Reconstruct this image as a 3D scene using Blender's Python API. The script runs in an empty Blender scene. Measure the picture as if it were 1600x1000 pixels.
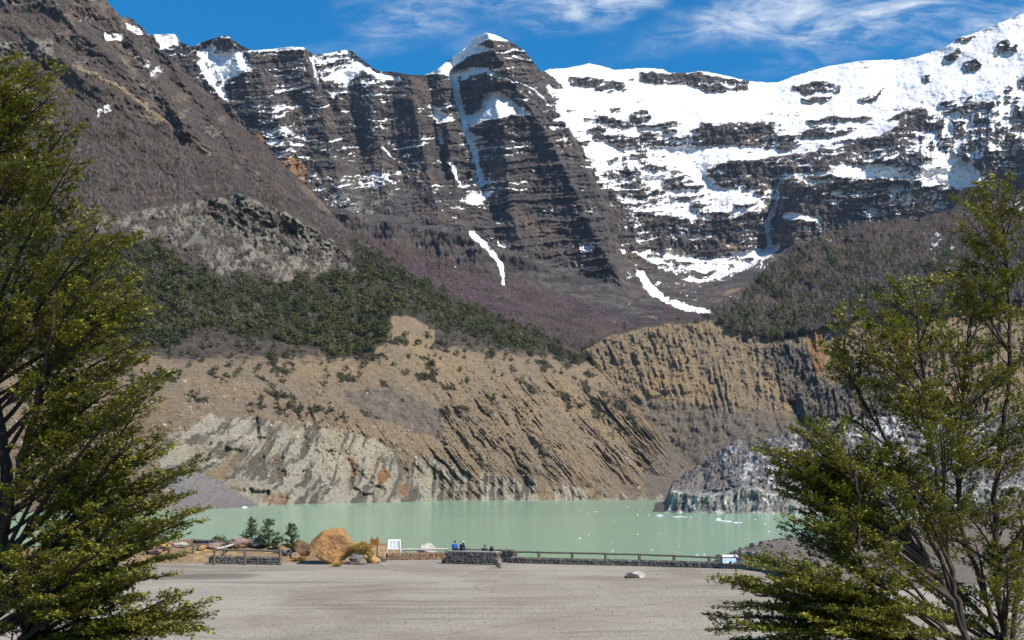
import bpy, bmesh, math, random
import numpy as np
from mathutils import Vector, Matrix, noise as mnoise

# ------------------------------------------------------------------ camera, sky, sun, exposure
scene = bpy.context.scene
R = math.radians
F_PX = 1931.0
PITCH = math.atan(260.0 / F_PX)
CAM = np.array((0.0, 0.0, 6.5))
cam_data = bpy.data.cameras.new('camera')
cam = bpy.data.objects.new('camera', cam_data)
scene.collection.objects.link(cam)
cam.location = CAM
cam.rotation_euler = (R(90) + PITCH, 0, 0)
cam_data.sensor_width = 36.0
cam_data.lens = F_PX / 1600.0 * 36.0
cam_data.clip_start = 0.1
cam_data.clip_end = 60000
scene.camera = cam
scene.render.resolution_x, scene.render.resolution_y = 1024, 640

SUN_EL, SUN_AZ = R(47), R(124)          # azimuth clockwise from the view direction (+Y): from the right, a little behind
world = bpy.data.worlds.new('World')
scene.world = world
world.use_nodes = True
wn, wl = world.node_tree.nodes, world.node_tree.links
wn.clear()

def wnode(t, **kw):
    n = wn.new(t)
    for k, v in kw.items():
        setattr(n, k, v)
    return n

sky = wnode('ShaderNodeTexSky', sky_type='NISHITA', sun_disc=False)
sky.sun_elevation, sky.sun_rotation = SUN_EL, SUN_AZ
sky.altitude, sky.air_density, sky.dust_density, sky.ozone_density = 1500, 1.0, 0.15, 3.0
hsv = wnode('ShaderNodeHueSaturation')
hsv.inputs['Hue'].default_value = 0.495
hsv.inputs['Saturation'].default_value = 1.48
hsv.inputs['Value'].default_value = 1.0
wl.new(sky.outputs[0], hsv.inputs['Color'])
# thin cirrus over the ridge, laid out on the sky by direction (x/y, z/y)
tc = wnode('ShaderNodeTexCoord')
sep = wnode('ShaderNodeSeparateXYZ')
wl.new(tc.outputs['Generated'], sep.inputs[0])
ab = wnode('ShaderNodeMath', operation='ABSOLUTE'); wl.new(sep.outputs['Y'], ab.inputs[0])
ymax = wnode('ShaderNodeMath', operation='MAXIMUM'); ymax.inputs[1].default_value = 0.05
wl.new(ab.outputs[0], ymax.inputs[0])
dx = wnode('ShaderNodeMath', operation='DIVIDE'); dy = wnode('ShaderNodeMath', operation='DIVIDE')
wl.new(sep.outputs['X'], dx.inputs[0]); wl.new(ymax.outputs[0], dx.inputs[1])
wl.new(sep.outputs['Z'], dy.inputs[0]); wl.new(ymax.outputs[0], dy.inputs[1])
comb = wnode('ShaderNodeCombineXYZ')
wl.new(dx.outputs[0], comb.inputs[0]); wl.new(dy.outputs[0], comb.inputs[1])
def smap(rot, scl, loc):
    mp = wnode('ShaderNodeMapping')
    mp.inputs['Rotation'].default_value = (0, 0, R(rot)); mp.inputs['Scale'].default_value = scl; mp.inputs['Location'].default_value = loc
    wl.new(comb.outputs[0], mp.inputs[0]); return mp
def snoise(mp, sc, det, ro, di):
    n = wnode('ShaderNodeTexNoise')
    for k, v in (('Scale', sc), ('Detail', det), ('Roughness', ro), ('Distortion', di)): n.inputs[k].default_value = v
    wl.new(mp.outputs[0], n.inputs['Vector']); return n
def wmath(op, a_, b_, clamp=False):
    n = wnode('ShaderNodeMath', operation=op, use_clamp=clamp)
    for i, v in enumerate((a_, b_)):
        if hasattr(v, 'is_output'): wl.new(v, n.inputs[i])
        else: n.inputs[i].default_value = v
    return n.outputs[0]
warp = snoise(smap(0, (1, 1, 1), (0, 0, 0)), 9.0, 4, 0.6, 0.4)
cov = None
for cx, cz, rx, rz, rot, k in ((-0.083, 0.392, 0.070, 0.030, 12, 0.62), (-0.02, 0.375, 0.05, 0.012, 14, 0.25), (0.062, 0.405, 0.085, 0.026, 8, 1.0), (0.20, 0.392, 0.115, 0.030, 14, 0.95), (0.335, 0.405, 0.14, 0.030, 16, 0.95),
                               (0.27, 0.362, 0.13, 0.013, 14, 0.42), (-0.13, 0.365, 0.10, 0.012, 6, 0.22), (0.40, 0.39, 0.08, 0.022, 18, 0.7), (0.10, 0.43, 0.3, 0.03, 8, 0.8)):
    sub_ = wnode('ShaderNodeVectorMath', operation='SUBTRACT'); wl.new(comb.outputs[0], sub_.inputs[0]); sub_.inputs[1].default_value = (cx, cz, 0)
    rt = wnode('ShaderNodeMapping'); rt.vector_type = 'TEXTURE'; rt.inputs['Rotation'].default_value = (0, 0, R(rot)); rt.inputs['Scale'].default_value = (rx, rz, 1)
    wl.new(sub_.outputs[0], rt.inputs[0])
    ln = wnode('ShaderNodeVectorMath', operation='LENGTH'); wl.new(rt.outputs[0], ln.inputs[0])
    l2 = wmath('ADD', ln.outputs['Value'], wmath('MULTIPLY', wmath('SUBTRACT', warp.outputs[0], 0.5), 1.5))
    mr = wnode('ShaderNodeMapRange'); mr.interpolation_type = 'SMOOTHSTEP'
    mr.inputs[1].default_value = 1.15; mr.inputs[2].default_value = 0.1; mr.inputs[3].default_value = 0.0; mr.inputs[4].default_value = k
    wl.new(l2, mr.inputs[0])
    cov = mr.outputs[0] if cov is None else wmath('MAXIMUM', cov, mr.outputs[0])
m1 = smap(-24, (1, 2.6, 1), (0.3, 0.1, 0))
f1 = snoise(m1, 17.0, 9, 0.62, 1.1)
f2 = snoise(smap(-30, (1, 5.0, 1), (0.7, 0.2, 0)), 42.0, 6, 0.6, 0.6)
fr_ = wnode('ShaderNodeMapRange'); fr_.inputs[1].default_value = 0.41; fr_.inputs[2].default_value = 0.70
wl.new(wmath('ADD', wmath('MULTIPLY', f1.outputs[0], 0.75), wmath('MULTIPLY', f2.outputs[0], 0.25)), fr_.inputs[0])
veil = wmath('ADD', wmath('MULTIPLY', fr_.outputs[0], 0.80), 0.05)
mul3 = wnode('ShaderNodeMath', operation='MULTIPLY', use_clamp=True)
wl.new(cov, mul3.inputs[0]); wl.new(veil, mul3.inputs[1])
mixc = wnode('ShaderNodeMix', data_type='RGBA')
mixc.inputs['B'].default_value = (6.6, 6.9, 7.3, 1)
wl.new(mul3.outputs[0], mixc.inputs['Factor'])
wl.new(hsv.outputs[0], mixc.inputs['A'])
bgn = wnode('ShaderNodeBackground'); bgn.inputs['Strength'].default_value = 0.11
wl.new(mixc.outputs['Result'], bgn.inputs['Color'])
wout = wnode('ShaderNodeOutputWorld')
wl.new(bgn.outputs[0], wout.inputs['Surface'])

sun_data = bpy.data.lights.new('sun', 'SUN')
sun_data.energy = 4.8
sun_data.angle = R(0.5)
sun_data.color = (1.0, 0.93, 0.82)
sun = bpy.data.objects.new('sun', sun_data)
scene.collection.objects.link(sun)
SUN_DIR = np.array((math.sin(SUN_AZ) * math.cos(SUN_EL), math.cos(SUN_AZ) * math.cos(SUN_EL), math.sin(SUN_EL)))
sun.rotation_euler = Vector(SUN_DIR).to_track_quat('Z', 'Y').to_euler()
sun.location = (40, -20, 60)

vs = scene.view_settings
vs.view_transform, vs.look, vs.gamma, vs.exposure = 'Standard', 'None', 1.0, 0.50
vs.use_curve_mapping = False
scene.cycles.max_bounces = 6
scene.cycles.diffuse_bounces = 2
scene.cycles.transparent_max_bounces = 4
scene.cycles.caustics_reflective = False
scene.cycles.caustics_refractive = False

# ------------------------------------------------------------------ numpy helpers
CT, ST = math.cos(PITCH), math.sin(PITCH)

def at(x, y, Y):
    """The world point at distance Y (metres ahead) seen at photograph pixel (x, y)."""
    x = np.asarray(x, float); y = np.asarray(y, float)
    q = (500.0 - y) / F_PX
    d1 = CT - q * ST
    k = Y / d1
    return np.stack([(x - 800.0) / F_PX * k, np.broadcast_to(Y, k.shape) * 1.0, CAM[2] + (ST + q * CT) * k], -1)

def dist_z(y, z):
    """Distance ahead at which the plane of height z is seen at picture row y."""
    q = (500.0 - np.asarray(y, float)) / F_PX
    return (z - CAM[2]) * (CT - q * ST) / (ST + q * CT)

LAKE_Z = -6.0
def on(x, y, z=0.0):
    return at(x, y, dist_z(y, z))

_rs = np.random.RandomState(7)
_perm = _rs.permutation(512).astype(np.int64)
_perm = np.concatenate([_perm, _perm])
_ang = _rs.rand(512) * 2 * math.pi
_gx, _gy = np.cos(_ang), np.sin(_ang)

def noise2(x, y, seed=0):
    x = np.asarray(x, float) + seed * 17.31; y = np.asarray(y, float) - seed * 9.77
    xi = np.floor(x).astype(np.int64); yi = np.floor(y).astype(np.int64)
    xf = x - xi; yf = y - yi
    u = xf * xf * xf * (xf * (xf * 6 - 15) + 10); v = yf * yf * yf * (yf * (yf * 6 - 15) + 10)
    def g(ix, iy, fx, fy):
        h = _perm[(_perm[ix & 511] + iy) & 511]
        return _gx[h] * fx + _gy[h] * fy
    a = g(xi, yi, xf, yf); b = g(xi + 1, yi, xf - 1, yf)
    c = g(xi, yi + 1, xf, yf - 1); d = g(xi + 1, yi + 1, xf - 1, yf - 1)
    return ((a + (b - a) * u) + ((c + (d - c) * u) - (a + (b - a) * u)) * v) * 1.5

def fbm(x, y, octaves=5, seed=0, gain=0.5, ridged=False):
    s = 0; a = 1.0; tot = 0
    for i in range(octaves):
        n = noise2(x, y, seed + i * 3)
        if ridged:
            n = 1 - 2 * np.abs(n)
        s = s + a * n; tot += a; a *= gain
        x = x * 2.03; y = y * 2.03
    return s / tot

def sstep(a, b, t):
    t = np.clip((t - a) / (b - a), 0, 1)
    return t * t * (3 - 2 * t)

def seg_dist(X, Y, pts):
    d = np.full(X.shape, 1e9)
    tt = np.zeros(X.shape); L = 0
    lens = [math.hypot(pts[i + 1][0] - pts[i][0], pts[i + 1][1] - pts[i][1]) for i in range(len(pts) - 1)]
    tot = sum(lens)
    for i in range(len(pts) - 1):
        ax, ay = pts[i][:2]; bx, by = pts[i + 1][:2]
        ex, ey = bx - ax, by - ay
        t = np.clip(((X - ax) * ex + (Y - ay) * ey) / (ex * ex + ey * ey + 1e-9), 0, 1)
        dd = np.hypot(X - ax - t * ex, Y - ay - t * ey)
        m = dd < d
        d = np.where(m, dd, d); tt = np.where(m, (L + t * lens[i]) / tot, tt)
        L += lens[i]
    return d, tt

def line_mask(X, Y, pts, w0, w1=None, soft=2.0):
    """1 along a polyline of picture points, fading out past its half width."""
    if w1 is None: w1 = w0
    out = np.zeros(X.shape)
    xs = [p[0] for p in pts]; ys = [p[1] for p in pts]; pad = max(w0, w1) + soft + 2
    m = (X > min(xs) - pad) & (X < max(xs) + pad) & (Y > min(ys) - pad) & (Y < max(ys) + pad)
    if m.any():
        d, t = seg_dist(X[m], Y[m], pts)
        out[m] = 1 - sstep(-soft, soft, d - (w0 + (w1 - w0) * t))
    return out

def bump_line(X, Y, pts, w):
    out = np.zeros(X.shape)
    xs = [p[0] for p in pts]; ys = [p[1] for p in pts]; pad = 3 * w
    m = (X > min(xs) - pad) & (X < max(xs) + pad) & (Y > min(ys) - pad) & (Y < max(ys) + pad)
    if m.any():
        d, t = seg_dist(X[m], Y[m], pts)
        out[m] = np.maximum(0, 1 - d / (2 * w)) ** 1.5
    return out

def poly(X, Y, pts, soft=4.0):
    """1 inside a polygon of picture points, with a soft rim."""
    out = np.zeros(X.shape)
    xs = [p[0] for p in pts]; ys = [p[1] for p in pts]
    m = (X > min(xs) - soft) & (X < max(xs) + soft) & (Y > min(ys) - soft) & (Y < max(ys) + soft)
    if not m.any(): return out
    x = X[m]; y = Y[m]
    d, _ = seg_dist(x, y, list(pts) + [pts[0]])
    ins = np.zeros(x.shape, bool)
    n = len(pts)
    for i in range(n):
        x0, y0 = pts[i]; x1, y1 = pts[(i + 1) % n]
        if y0 == y1: continue
        c = ((y0 > y) != (y1 > y)) & (x < (x1 - x0) * (y - y0) / (y1 - y0) + x0)
        ins ^= c
    out[m] = sstep(-soft, soft, np.where(ins, d, -d))
    return out

def blur(A, k, axis):
    if k < 1: return A
    pad = [(0, 0), (0, 0)]; pad[axis] = (k + 1, k)
    B = np.cumsum(np.pad(A, pad, mode='edge'), axis=axis)
    n = A.shape[axis]
    hi = np.take(B, np.arange(2 * k + 1, 2 * k + 1 + n), axis=axis)
    lo = np.take(B, np.arange(0, n), axis=axis)
    return (hi - lo) / (2 * k + 1)

def blur2(A, k): return blur(blur(A, k, 0), k, 1)

# ------------------------------------------------------------------ object helpers
COL = scene.collection

def tag(o, label=None, cat=None, group=None, kind=None):
    if label: o['label'] = label
    if cat: o['category'] = cat
    if group: o['group'] = group
    if kind: o['kind'] = kind
    return o

def link(name, me, mats=None, parent=None, loc=None):
    o = bpy.data.objects.new(name, me)
    COL.objects.link(o)
    if mats and me is not None:
        for m in (mats if isinstance(mats, (list, tuple)) else [mats]):
            me.materials.append(m)
    if parent is not None: o.parent = parent
    if loc is not None: o.location = loc
    return o

def empty(name, loc=(0, 0, 0), rz=0.0):
    o = bpy.data.objects.new(name, None)
    o.empty_display_size = 0.2
    COL.objects.link(o)
    o.location = loc; o.rotation_euler = (0, 0, rz)
    return o

def copy_tree(o, parent=None):
    c = o.copy(); COL.objects.link(c)
    if parent is not None: c.parent = parent
    for ch in list(o.children): copy_tree(ch, c)
    return c

def np_mesh(name, verts, faces, smooth=False):
    """verts (n,3), faces (m,k) all of the same k."""
    me = bpy.data.meshes.new(name)
    verts = np.ascontiguousarray(verts, dtype=np.float32); faces = np.ascontiguousarray(faces, dtype=np.int32)
    m, k = faces.shape
    me.vertices.add(len(verts)); me.vertices.foreach_set('co', verts.ravel())
    me.loops.add(m * k); me.loops.foreach_set('vertex_index', faces.ravel())
    me.polygons.add(m); me.polygons.foreach_set('loop_start', np.arange(0, m * k, k, dtype=np.int32))
    me.polygons.foreach_set('loop_total', np.full(m, k, dtype=np.int32))
    me.polygons.foreach_set('use_smooth', np.full(m, smooth, dtype=bool))
    me.update(calc_edges=True)
    return me

def set_attr(me, name, rgba):
    a = me.attributes.new(name, 'FLOAT_COLOR', 'POINT')
    a.data.foreach_set('color', np.ascontiguousarray(rgba, dtype=np.float32).ravel())

def grid_faces(r, c):
    i = np.arange(r - 1)[:, None] * c + np.arange(c - 1)[None, :]
    return np.stack([i, i + 1, i + c + 1, i + c], -1).reshape(-1, 4)

# ------------------------------------------------------------------ node helpers
class NT:
    def __init__(s, name):
        s.mat = bpy.data.materials.new(name); s.mat.use_nodes = True
        s.t = s.mat.node_tree; s.n = s.t.nodes; s.l = s.t.links
        s.n.clear()
        s.out = s.n.new('ShaderNodeOutputMaterial')
    def put(s, sock, v):
        if hasattr(v, 'is_output'): s.l.new(v, sock)
        elif v is not None:
            if isinstance(v, (tuple, list)) and len(v) == 3 and sock.type == 'RGBA': v = (*v, 1)
            sock.default_value = v
    def node(s, t, ins=None, **kw):
        n = s.n.new(t)
        for k, v in kw.items(): setattr(n, k, v)
        for k, v in (ins or {}).items(): s.put(n.inputs[k], v)
        return n
    def pos(s, scale=(1, 1, 1), rot=(0, 0, 0), loc=(0, 0, 0)):
        tcn = s.node('ShaderNodeTexCoord')
        return s.node('ShaderNodeMapping', {0: tcn.outputs['Object'], 'Scale': scale, 'Rotation': rot, 'Location': loc}).outputs[0]
    def noise(s, vec, scale, detail=4, rough=0.55, dist=0.0, color=False):
        n = s.node('ShaderNodeTexNoise', {'Vector': vec, 'Scale': scale, 'Detail': detail, 'Roughness': rough, 'Distortion': dist})
        return n.outputs[1 if color else 0]
    def vor(s, vec, scale, feature='F1', out='Distance', rnd=1.0):
        n = s.node('ShaderNodeTexVoronoi', {'Vector': vec, 'Scale': scale, 'Randomness': rnd}, feature=feature)
        return n.outputs[out]
    def ramp(s, f, a, b, lo=0.0, hi=1.0):
        return s.node('ShaderNodeMapRange', {0: f, 1: a, 2: b, 3: lo, 4: hi}, interpolation_type='SMOOTHSTEP').outputs[0]
    def mix(s, f, a, b, mode='MIX'):
        n = s.node('ShaderNodeMix', data_type='RGBA', blend_type=mode)
        s.put(n.inputs['Factor'], f); s.put(n.inputs['A'], a); s.put(n.inputs['B'], b)
        return n.outputs['Result']
    def math(s, op, a, b=0.0, clamp=False):
        n = s.node('ShaderNodeMath', operation=op, use_clamp=clamp)
        s.put(n.inputs[0], a); s.put(n.inputs[1], b)
        return n.outputs[0]
    def attr(s, name):
        a = s.node('ShaderNodeAttribute'); a.attribute_name = name
        sp = s.node('ShaderNodeSeparateColor', {0: a.outputs['Color']})
        return sp.outputs[0], sp.outputs[1], sp.outputs[2], a.outputs['Alpha']
    def bump(s, h, strength=0.5, dist=1.0, normal=None):
        return s.node('ShaderNodeBump', {'Height': h, 'Strength': strength, 'Distance': dist, 'Normal': normal}).outputs[0]
    def bsdf(s, color, rough=0.8, spec=0.3, normal=None, **ins):
        d = {'Base Color': color, 'Roughness': rough, 'Specular IOR Level': spec}
        if normal is not None: d['Normal'] = normal
        b = s.node('ShaderNodeBsdfPrincipled', d)
        for k, v in ins.items(): s.put(b.inputs[k], v)
        s.l.new(b.outputs[0], s.out.inputs[0])
        return b

# ------------------------------------------------------------------ terrain sheets
def sheet(lines, x0, x1, dx, rows, smooth_y=6):
    """A terrain sheet: feature lines (bottom to top), each a list of (picture x, picture y, metres ahead),
    interpolated across x and then joined row by row.  Returns picture x, picture y and distance grids."""
    xs = np.arange(x0, x1 + dx, dx)
    L = []
    for pts in lines:
        px = [p[0] for p in pts]
        L.append((np.interp(xs, px, [p[1] for p in pts]), np.interp(xs, px, [p[2] for p in pts])))
    V = []; D = []
    for b in range(len(L) - 1):
        n = rows[b]
        t = np.linspace(0, 1, n + 1)[:, None]
        if b < len(L) - 2: t = t[:-1]
        V.append(L[b][0] * (1 - t) + L[b + 1][0] * t)
        D.append(L[b][1] * (1 - t) + L[b + 1][1] * t)
    V = np.concatenate(V); D = np.concatenate(D)
    X = np.broadcast_to(xs, V.shape).copy()
    top = D[-1].copy()
    bot = D[0].copy()
    for _ in range(2): D = blur2(D, smooth_y)
    w = np.linspace(0, 1, D.shape[0])[:, None]
    fade = np.clip((0.06 - w) / 0.06, 0, 1)
    D = D * (1 - fade) + bot * fade
    return X, V, D

def build_sheet(name, X, V, D, masks, mat, back=((60, -25), (350, -300)), smooth=True):
    P = at(X, V, D)
    r, c = X.shape
    extra = [P[-1] + np.array((0, a, b)) for a, b in back]
    for e_ in extra: e_[:, 2] = np.maximum(e_[:, 2], -10.0)
    if extra:
        P2 = np.concatenate([P, np.stack(extra)])
        masks = {k: np.concatenate([m] + [m[-1:]] * len(extra)) for k, m in masks.items()}
    else: P2 = P
    me = np_mesh(name, P2.reshape(-1, 3), grid_faces(*P2.shape[:2]), smooth)
    for k, m in masks.items(): set_attr(me, k, m.reshape(-1, 4))
    o = link(name, me, mat)
    tag(o, kind='structure')
    return o, P

def pack(*ch):
    ch = np.broadcast_arrays(*(list(ch) + [np.zeros_like(ch[0])] * (4 - len(ch))))
    return np.stack(ch, -1)

def terrain_mat(name, rock_a, rock_b, fine=1.0, rough_bump=1.0, strata=0.0, bare_a=(0.150, 0.108, 0.092), bare_b=(0.088, 0.066, 0.055)):
    m = NT(name)
    snow, bare, green, gully = m.attr('mask_a')
    ochre, pale, orange, scree = m.attr('mask_b')
    p = m.pos()
    n1 = m.noise(p, 0.012 / fine, 6, 0.6)
    n2 = m.noise(p, 0.09 / fine, 5, 0.65)
    n3 = m.noise(p, 0.45 / fine, 4, 0.7)
    ps = m.pos(scale=(1, 1, 6))
    nst = m.noise(ps, 0.02 / fine, 5, 0.65, 0.4)           # flat beds of rock
    pv = m.pos(scale=(1, 0.06, 0.10))
    nv = m.noise(pv, 0.17 / fine, 5, 0.65, 0.5)            # seepage streaks running down
    rock = m.mix(m.ramp(n2, 0.36, 0.64), rock_a, rock_b)
    rock = m.mix(m.ramp(nst, 0.42, 0.62, 0.0, 0.55 + strata), rock, [c * 0.55 for c in rock_a])
    rock = m.mix(m.ramp(n1, 0.5, 0.72, 0, 0.5), rock, (rock_b[0] * 1.45, rock_b[1] * 1.2, rock_b[2] * 1.0))
    och = m.mix(m.ramp(n2, 0.35, 0.65), (0.455, 0.335, 0.208), (0.37, 0.29, 0.20))
    och = m.mix(m.ramp(n1, 0.45, 0.65, 0, .7), och, (0.53, 0.37, 0.205))
    och = m.mix(m.ramp(n3, 0.56, 0.66, 0, .6), och, (0.10, 0.085, 0.065))
    scr = m.mix(m.ramp(n3, 0.38, 0.62), (0.34, 0.285, 0.225), (0.225, 0.19, 0.15))
    scr = m.mix(m.ramp(n1, 0.4, 0.7, 0, .6), scr, (0.33, 0.265, 0.20))
    pal = m.mix(m.ramp(n1, 0.38, 0.62), (0.64, 0.585, 0.455), (0.70, 0.61, 0.44))
    pal = m.mix(m.ramp(nv, 0.47, 0.56, 0, .9), pal, (0.17, 0.15, 0.115))
    hz = m.node('ShaderNodeSeparateXYZ', {0: p}).outputs[2]
    lowz = m.ramp(hz, 90, 150, 1, 0)                        # the iron-stained beds lie low, by the water
    pal = m.mix(m.math('MULTIPLY', lowz, m.ramp(m.noise(pv, 0.045 / fine, 3, 0.5), 0.54, 0.62, 0, .8)), pal, (0.46, 0.31, 0.165))
    pal = m.mix(m.ramp(hz, 90, 150, 0, .6), pal, (0.235, 0.225, 0.20))
    pal = m.mix(m.ramp(n3, 0.55, 0.7, 0, .6), pal, (0.16, 0.15, 0.12))
    ora = m.mix(m.ramp(n2, 0.35, 0.65), (0.50, 0.24, 0.085), (0.42, 0.27, 0.15))
    bar = m.mix(m.ramp(n3, 0.36, 0.64), bare_a, bare_b)
    bar = m.mix(m.ramp(n1, 0.50, 0.62, 0, .75), bar, (0.175, 0.14, 0.085))
    nb = m.noise(p, 0.03 / fine, 5, 0.65, 0.5)
    bar = m.mix(m.ramp(nb, 0.52, 0.40, 0, .6), bar, (0.055, 0.047, 0.036))
    bar = m.mix(m.ramp(nb, 0.58, 0.68, 0, .7), bar, (0.21, 0.165, 0.125))
    grn = m.mix(m.ramp(n3, 0.38, 0.62), (0.045, 0.05, 0.022), (0.10, 0.085, 0.05))
    jig = m.math('MULTIPLY', m.math('SUBTRACT', n2, 0.5), 0.9)
    def cut(mask, soft=0.18):
        return m.ramp(m.math('ADD', mask, jig), 0.5 - soft, 0.5 + soft)
    col = m.mix(cut(scree), rock, scr)
    col = m.mix(cut(ochre), col, och)
    col = m.mix(cut(pale), col, pal)
    col = m.mix(cut(orange), col, ora)
    col = m.mix(cut(bare), col, bar)
    col = m.mix(cut(green), col, grn)
    # darker tone along the gully floors
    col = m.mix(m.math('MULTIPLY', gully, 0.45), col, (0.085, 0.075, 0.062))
    sj = m.math('ADD', m.math('MULTIPLY', m.math('SUBTRACT', n3, 0.5), 0.5), m.math('MULTIPLY', m.math('SUBTRACT', n2, 0.5), 0.35))
    sn = m.ramp(m.math('ADD', snow, sj), 0.44, 0.56)
    sc_ = m.mix(m.ramp(m.noise(m.pos(scale=(1, 1, .35)), 0.03 / fine, 6, 0.65, 0.5), 0.48, 0.70, 0, .5), (0.83, 0.83, 0.84), (0.60, 0.59, 0.58))
    col = m.mix(sn, col, sc_)
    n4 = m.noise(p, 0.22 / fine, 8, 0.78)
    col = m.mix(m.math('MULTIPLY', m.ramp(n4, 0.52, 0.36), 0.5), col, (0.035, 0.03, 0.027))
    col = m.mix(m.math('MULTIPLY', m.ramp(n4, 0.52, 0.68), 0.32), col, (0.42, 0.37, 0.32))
    h = m.math('ADD', m.math('MULTIPLY', n2, 0.9), m.math('MULTIPLY', n3, 0.5))
    h = m.math('ADD', h, m.math('MULTIPLY', nst, 0.8))
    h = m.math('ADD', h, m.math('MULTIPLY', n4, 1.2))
    b = m.bump(h, m.math('SUBTRACT', 1.0 * rough_bump, m.math('MULTIPLY', sn, 0.85 * rough_bump)), 7.0 * fine)
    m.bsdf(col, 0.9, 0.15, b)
    return m.mat

# ---- the far wall of the valley with its snow ---------------------------------------------
A_lines = [
    [(-200, 565, 2300), (500, 545, 2300), (900, 590, 2200), (1050, 570, 2200), (1700, 560, 2400)],
    [(-200, 400, 3300), (480, 320, 3200), (520, 332, 3150), (600, 345, 3150), (690, 362, 3150), (740, 372, 3150), (800, 400, 3120),
     (870, 428, 3100), (950, 450, 3080), (990, 472, 3050), (1030, 450, 3250), (1110, 450, 3350), (1200, 400, 3450), (1300, 372, 3450), (1450, 345, 3450), (1700, 300, 3400)],
    [(-200, 250, 3700), (400, 220, 3600), (600, 240, 3600), (720, 290, 3560), (800, 270, 3520), (900, 300, 3480), (945, 320, 3450),
     (975, 345, 3420), (1100, 340, 3480), (1200, 300, 3480), (1300, 258, 3480), (1450, 252, 3430), (1700, 200, 3330)],
    [(-200, 150, 3850), (400, 140, 3800), (600, 150, 3780), (720, 160, 3760), (800, 150, 3740), (850, 170, 3760), (880, 175, 3770), (1000, 190, 3830), (1200, 190, 3840), (1400, 165, 3770), (1600, 110, 3680), (1700, 80, 3630)],
    [(-200, 54, 3950), (240, 54, 3950), (272, 53, 3950), (283, 66, 3950), (298, 72, 3950), (305, 72, 3950), (322, 63, 3950), (350, 56, 3950), (357, 57, 3950), (375, 70, 3950),
     (392, 78, 3950), (398, 79, 3950), (430, 76, 3950), (455, 73, 3950), (475, 74, 3950), (485, 82, 3950), (490, 85, 3950), (515, 83, 3950), (540, 78, 3950),
     (550, 80, 3950), (565, 92, 3950), (578, 102, 3950), (582, 106, 3950), (595, 112, 3950), (610, 112, 3950), (625, 114, 3950), (640, 117, 3950), (664, 117, 3950),
     (680, 110, 3930), (705, 92, 3900), (730, 72, 3900), (740, 60, 3900), (760, 51, 3900), (775, 55, 3900), (800, 66, 3900), (820, 80, 3900), (832, 95, 3920), (845, 112, 3980),
     (860, 108, 4120), (880, 107, 4160), (905, 103, 4200), (920, 99, 4200), (935, 102, 4200), (960, 109, 4200), (985, 108, 4200), (1005, 106, 4200), (1035, 108, 4200),
     (1045, 114, 4200), (1075, 114, 4200), (1095, 111, 4200), (1115, 114, 4200), (1150, 122, 4200), (1170, 127, 4200), (1200, 129, 4200), (1215, 129, 4200), (1240, 119, 4200),
     (1290, 104, 4200), (1345, 95, 4150), (1385, 93, 4150), (1400, 94, 4150), (1430, 89, 4100), (1475, 75, 4050), (1500, 58, 4050), (1520, 53, 4050), (1560, 36, 4000), (1600, 21, 4000), (1700, -20, 4000)],
]
XA, VA, DA = sheet(A_lines, 140, 1690, 1.35, (40, 130, 120, 100), smooth_y=8)
# a crag is never a ruled line: break the skyline of the rock a little
rowt = np.linspace(0, 1, XA.shape[0])[:, None]
spur_y = [40, 112, 165, 200, 240, 280, 320, 385, 430, 470]
spur_x = [842, 847, 872, 890, 906, 928, 946, 953, 968, 985]
spur = np.interp(VA, spur_y, spur_x) + 4 * fbm(VA / 16, VA * 0, 4, 17)
DA = DA + 400 * sstep(-2.5, 2.5, XA - spur) * sstep(475, 400, VA) * np.interp(XA, [840, 1000, 1700], [1, 1, .9])
xw = XA + 7 * fbm(XA / 28, VA / 28, 4, 1); yw = VA + 6 * fbm(XA / 30, VA / 30, 4, 5)
xw2 = XA + 3 * fbm(XA / 9, VA / 9, 3, 11); yw2 = VA + 3 * fbm(XA / 10, VA / 9, 3, 15)

# how much of the ground lies under snow, place by place
dens = np.full(XA.shape, 0.17)
dens = dens - 0.13 * sstep(300, 380, VA) * (XA < 950)
def S(pts, v, soft=5):
    global dens
    k = poly(xw2, yw2, pts, soft); dens = dens * (1 - k) + v * k
def SL(pts, w0, w1=None, v=0.95, soft=2.0):
    global dens
    k = line_mask(xw2, yw2, pts, w0, w1, soft); dens = dens * (1 - k) + v * k
# the white bowl on the right
S([(845, 100), (1215, 100), (1620, -20), (1700, 240), (1560, 262), (1500, 300), (1430, 285), (1350, 282), (1250, 300), (1200, 315), (1140, 345), (1060, 345), (1000, 340),
   (950, 300), (930, 268), (905, 225), (880, 190), (855, 150)], 0.64, 6)
S([(845, 100), (1215, 100), (1620, -20), (1700, 60), (1560, 140), (1440, 165), (1330, 180), (1200, 186), (1080, 190), (1000, 180), (930, 190), (880, 160)], 0.84, 8)
S([(860, 105), (900, 105), (1000, 150), (960, 165), (900, 160), (870, 140)], 0.97, 6)
S([(1000, 145), (1080, 145), (1170, 146), (1230, 150), (1300, 165), (1200, 184), (1060, 188), (1020, 172)], 0.99, 6)
S([(1215, 130), (1345, 96), (1480, 78), (1600, 24), (1700, 0), (1700, 60), (1560, 105), (1440, 155), (1380, 165), (1330, 150), (1320, 130)], 0.97, 6)
S([(880, 165), (930, 195), (1000, 240), (1070, 300), (1060, 340), (1000, 330), (950, 290), (910, 225)], 0.55, 8)
S([(1190, 230), (1300, 195), (1400, 172), (1400, 200), (1340, 222), (1275, 232), (1220, 250), (1160, 250)], 0.72, 5)
S([(1010, 234), (1140, 232), (1200, 232), (1215, 236), (1200, 250), (1110, 252), (1050, 250)], 0.93, 4)
S([(860, 160), (890, 175), (930, 200), (960, 240), (930, 240), (900, 205)], 0.86, 4)
S([(1060, 252), (1100, 262), (1130, 300), (1150, 340), (1110, 330), (1070, 290)], 0.70, 5)
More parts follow.
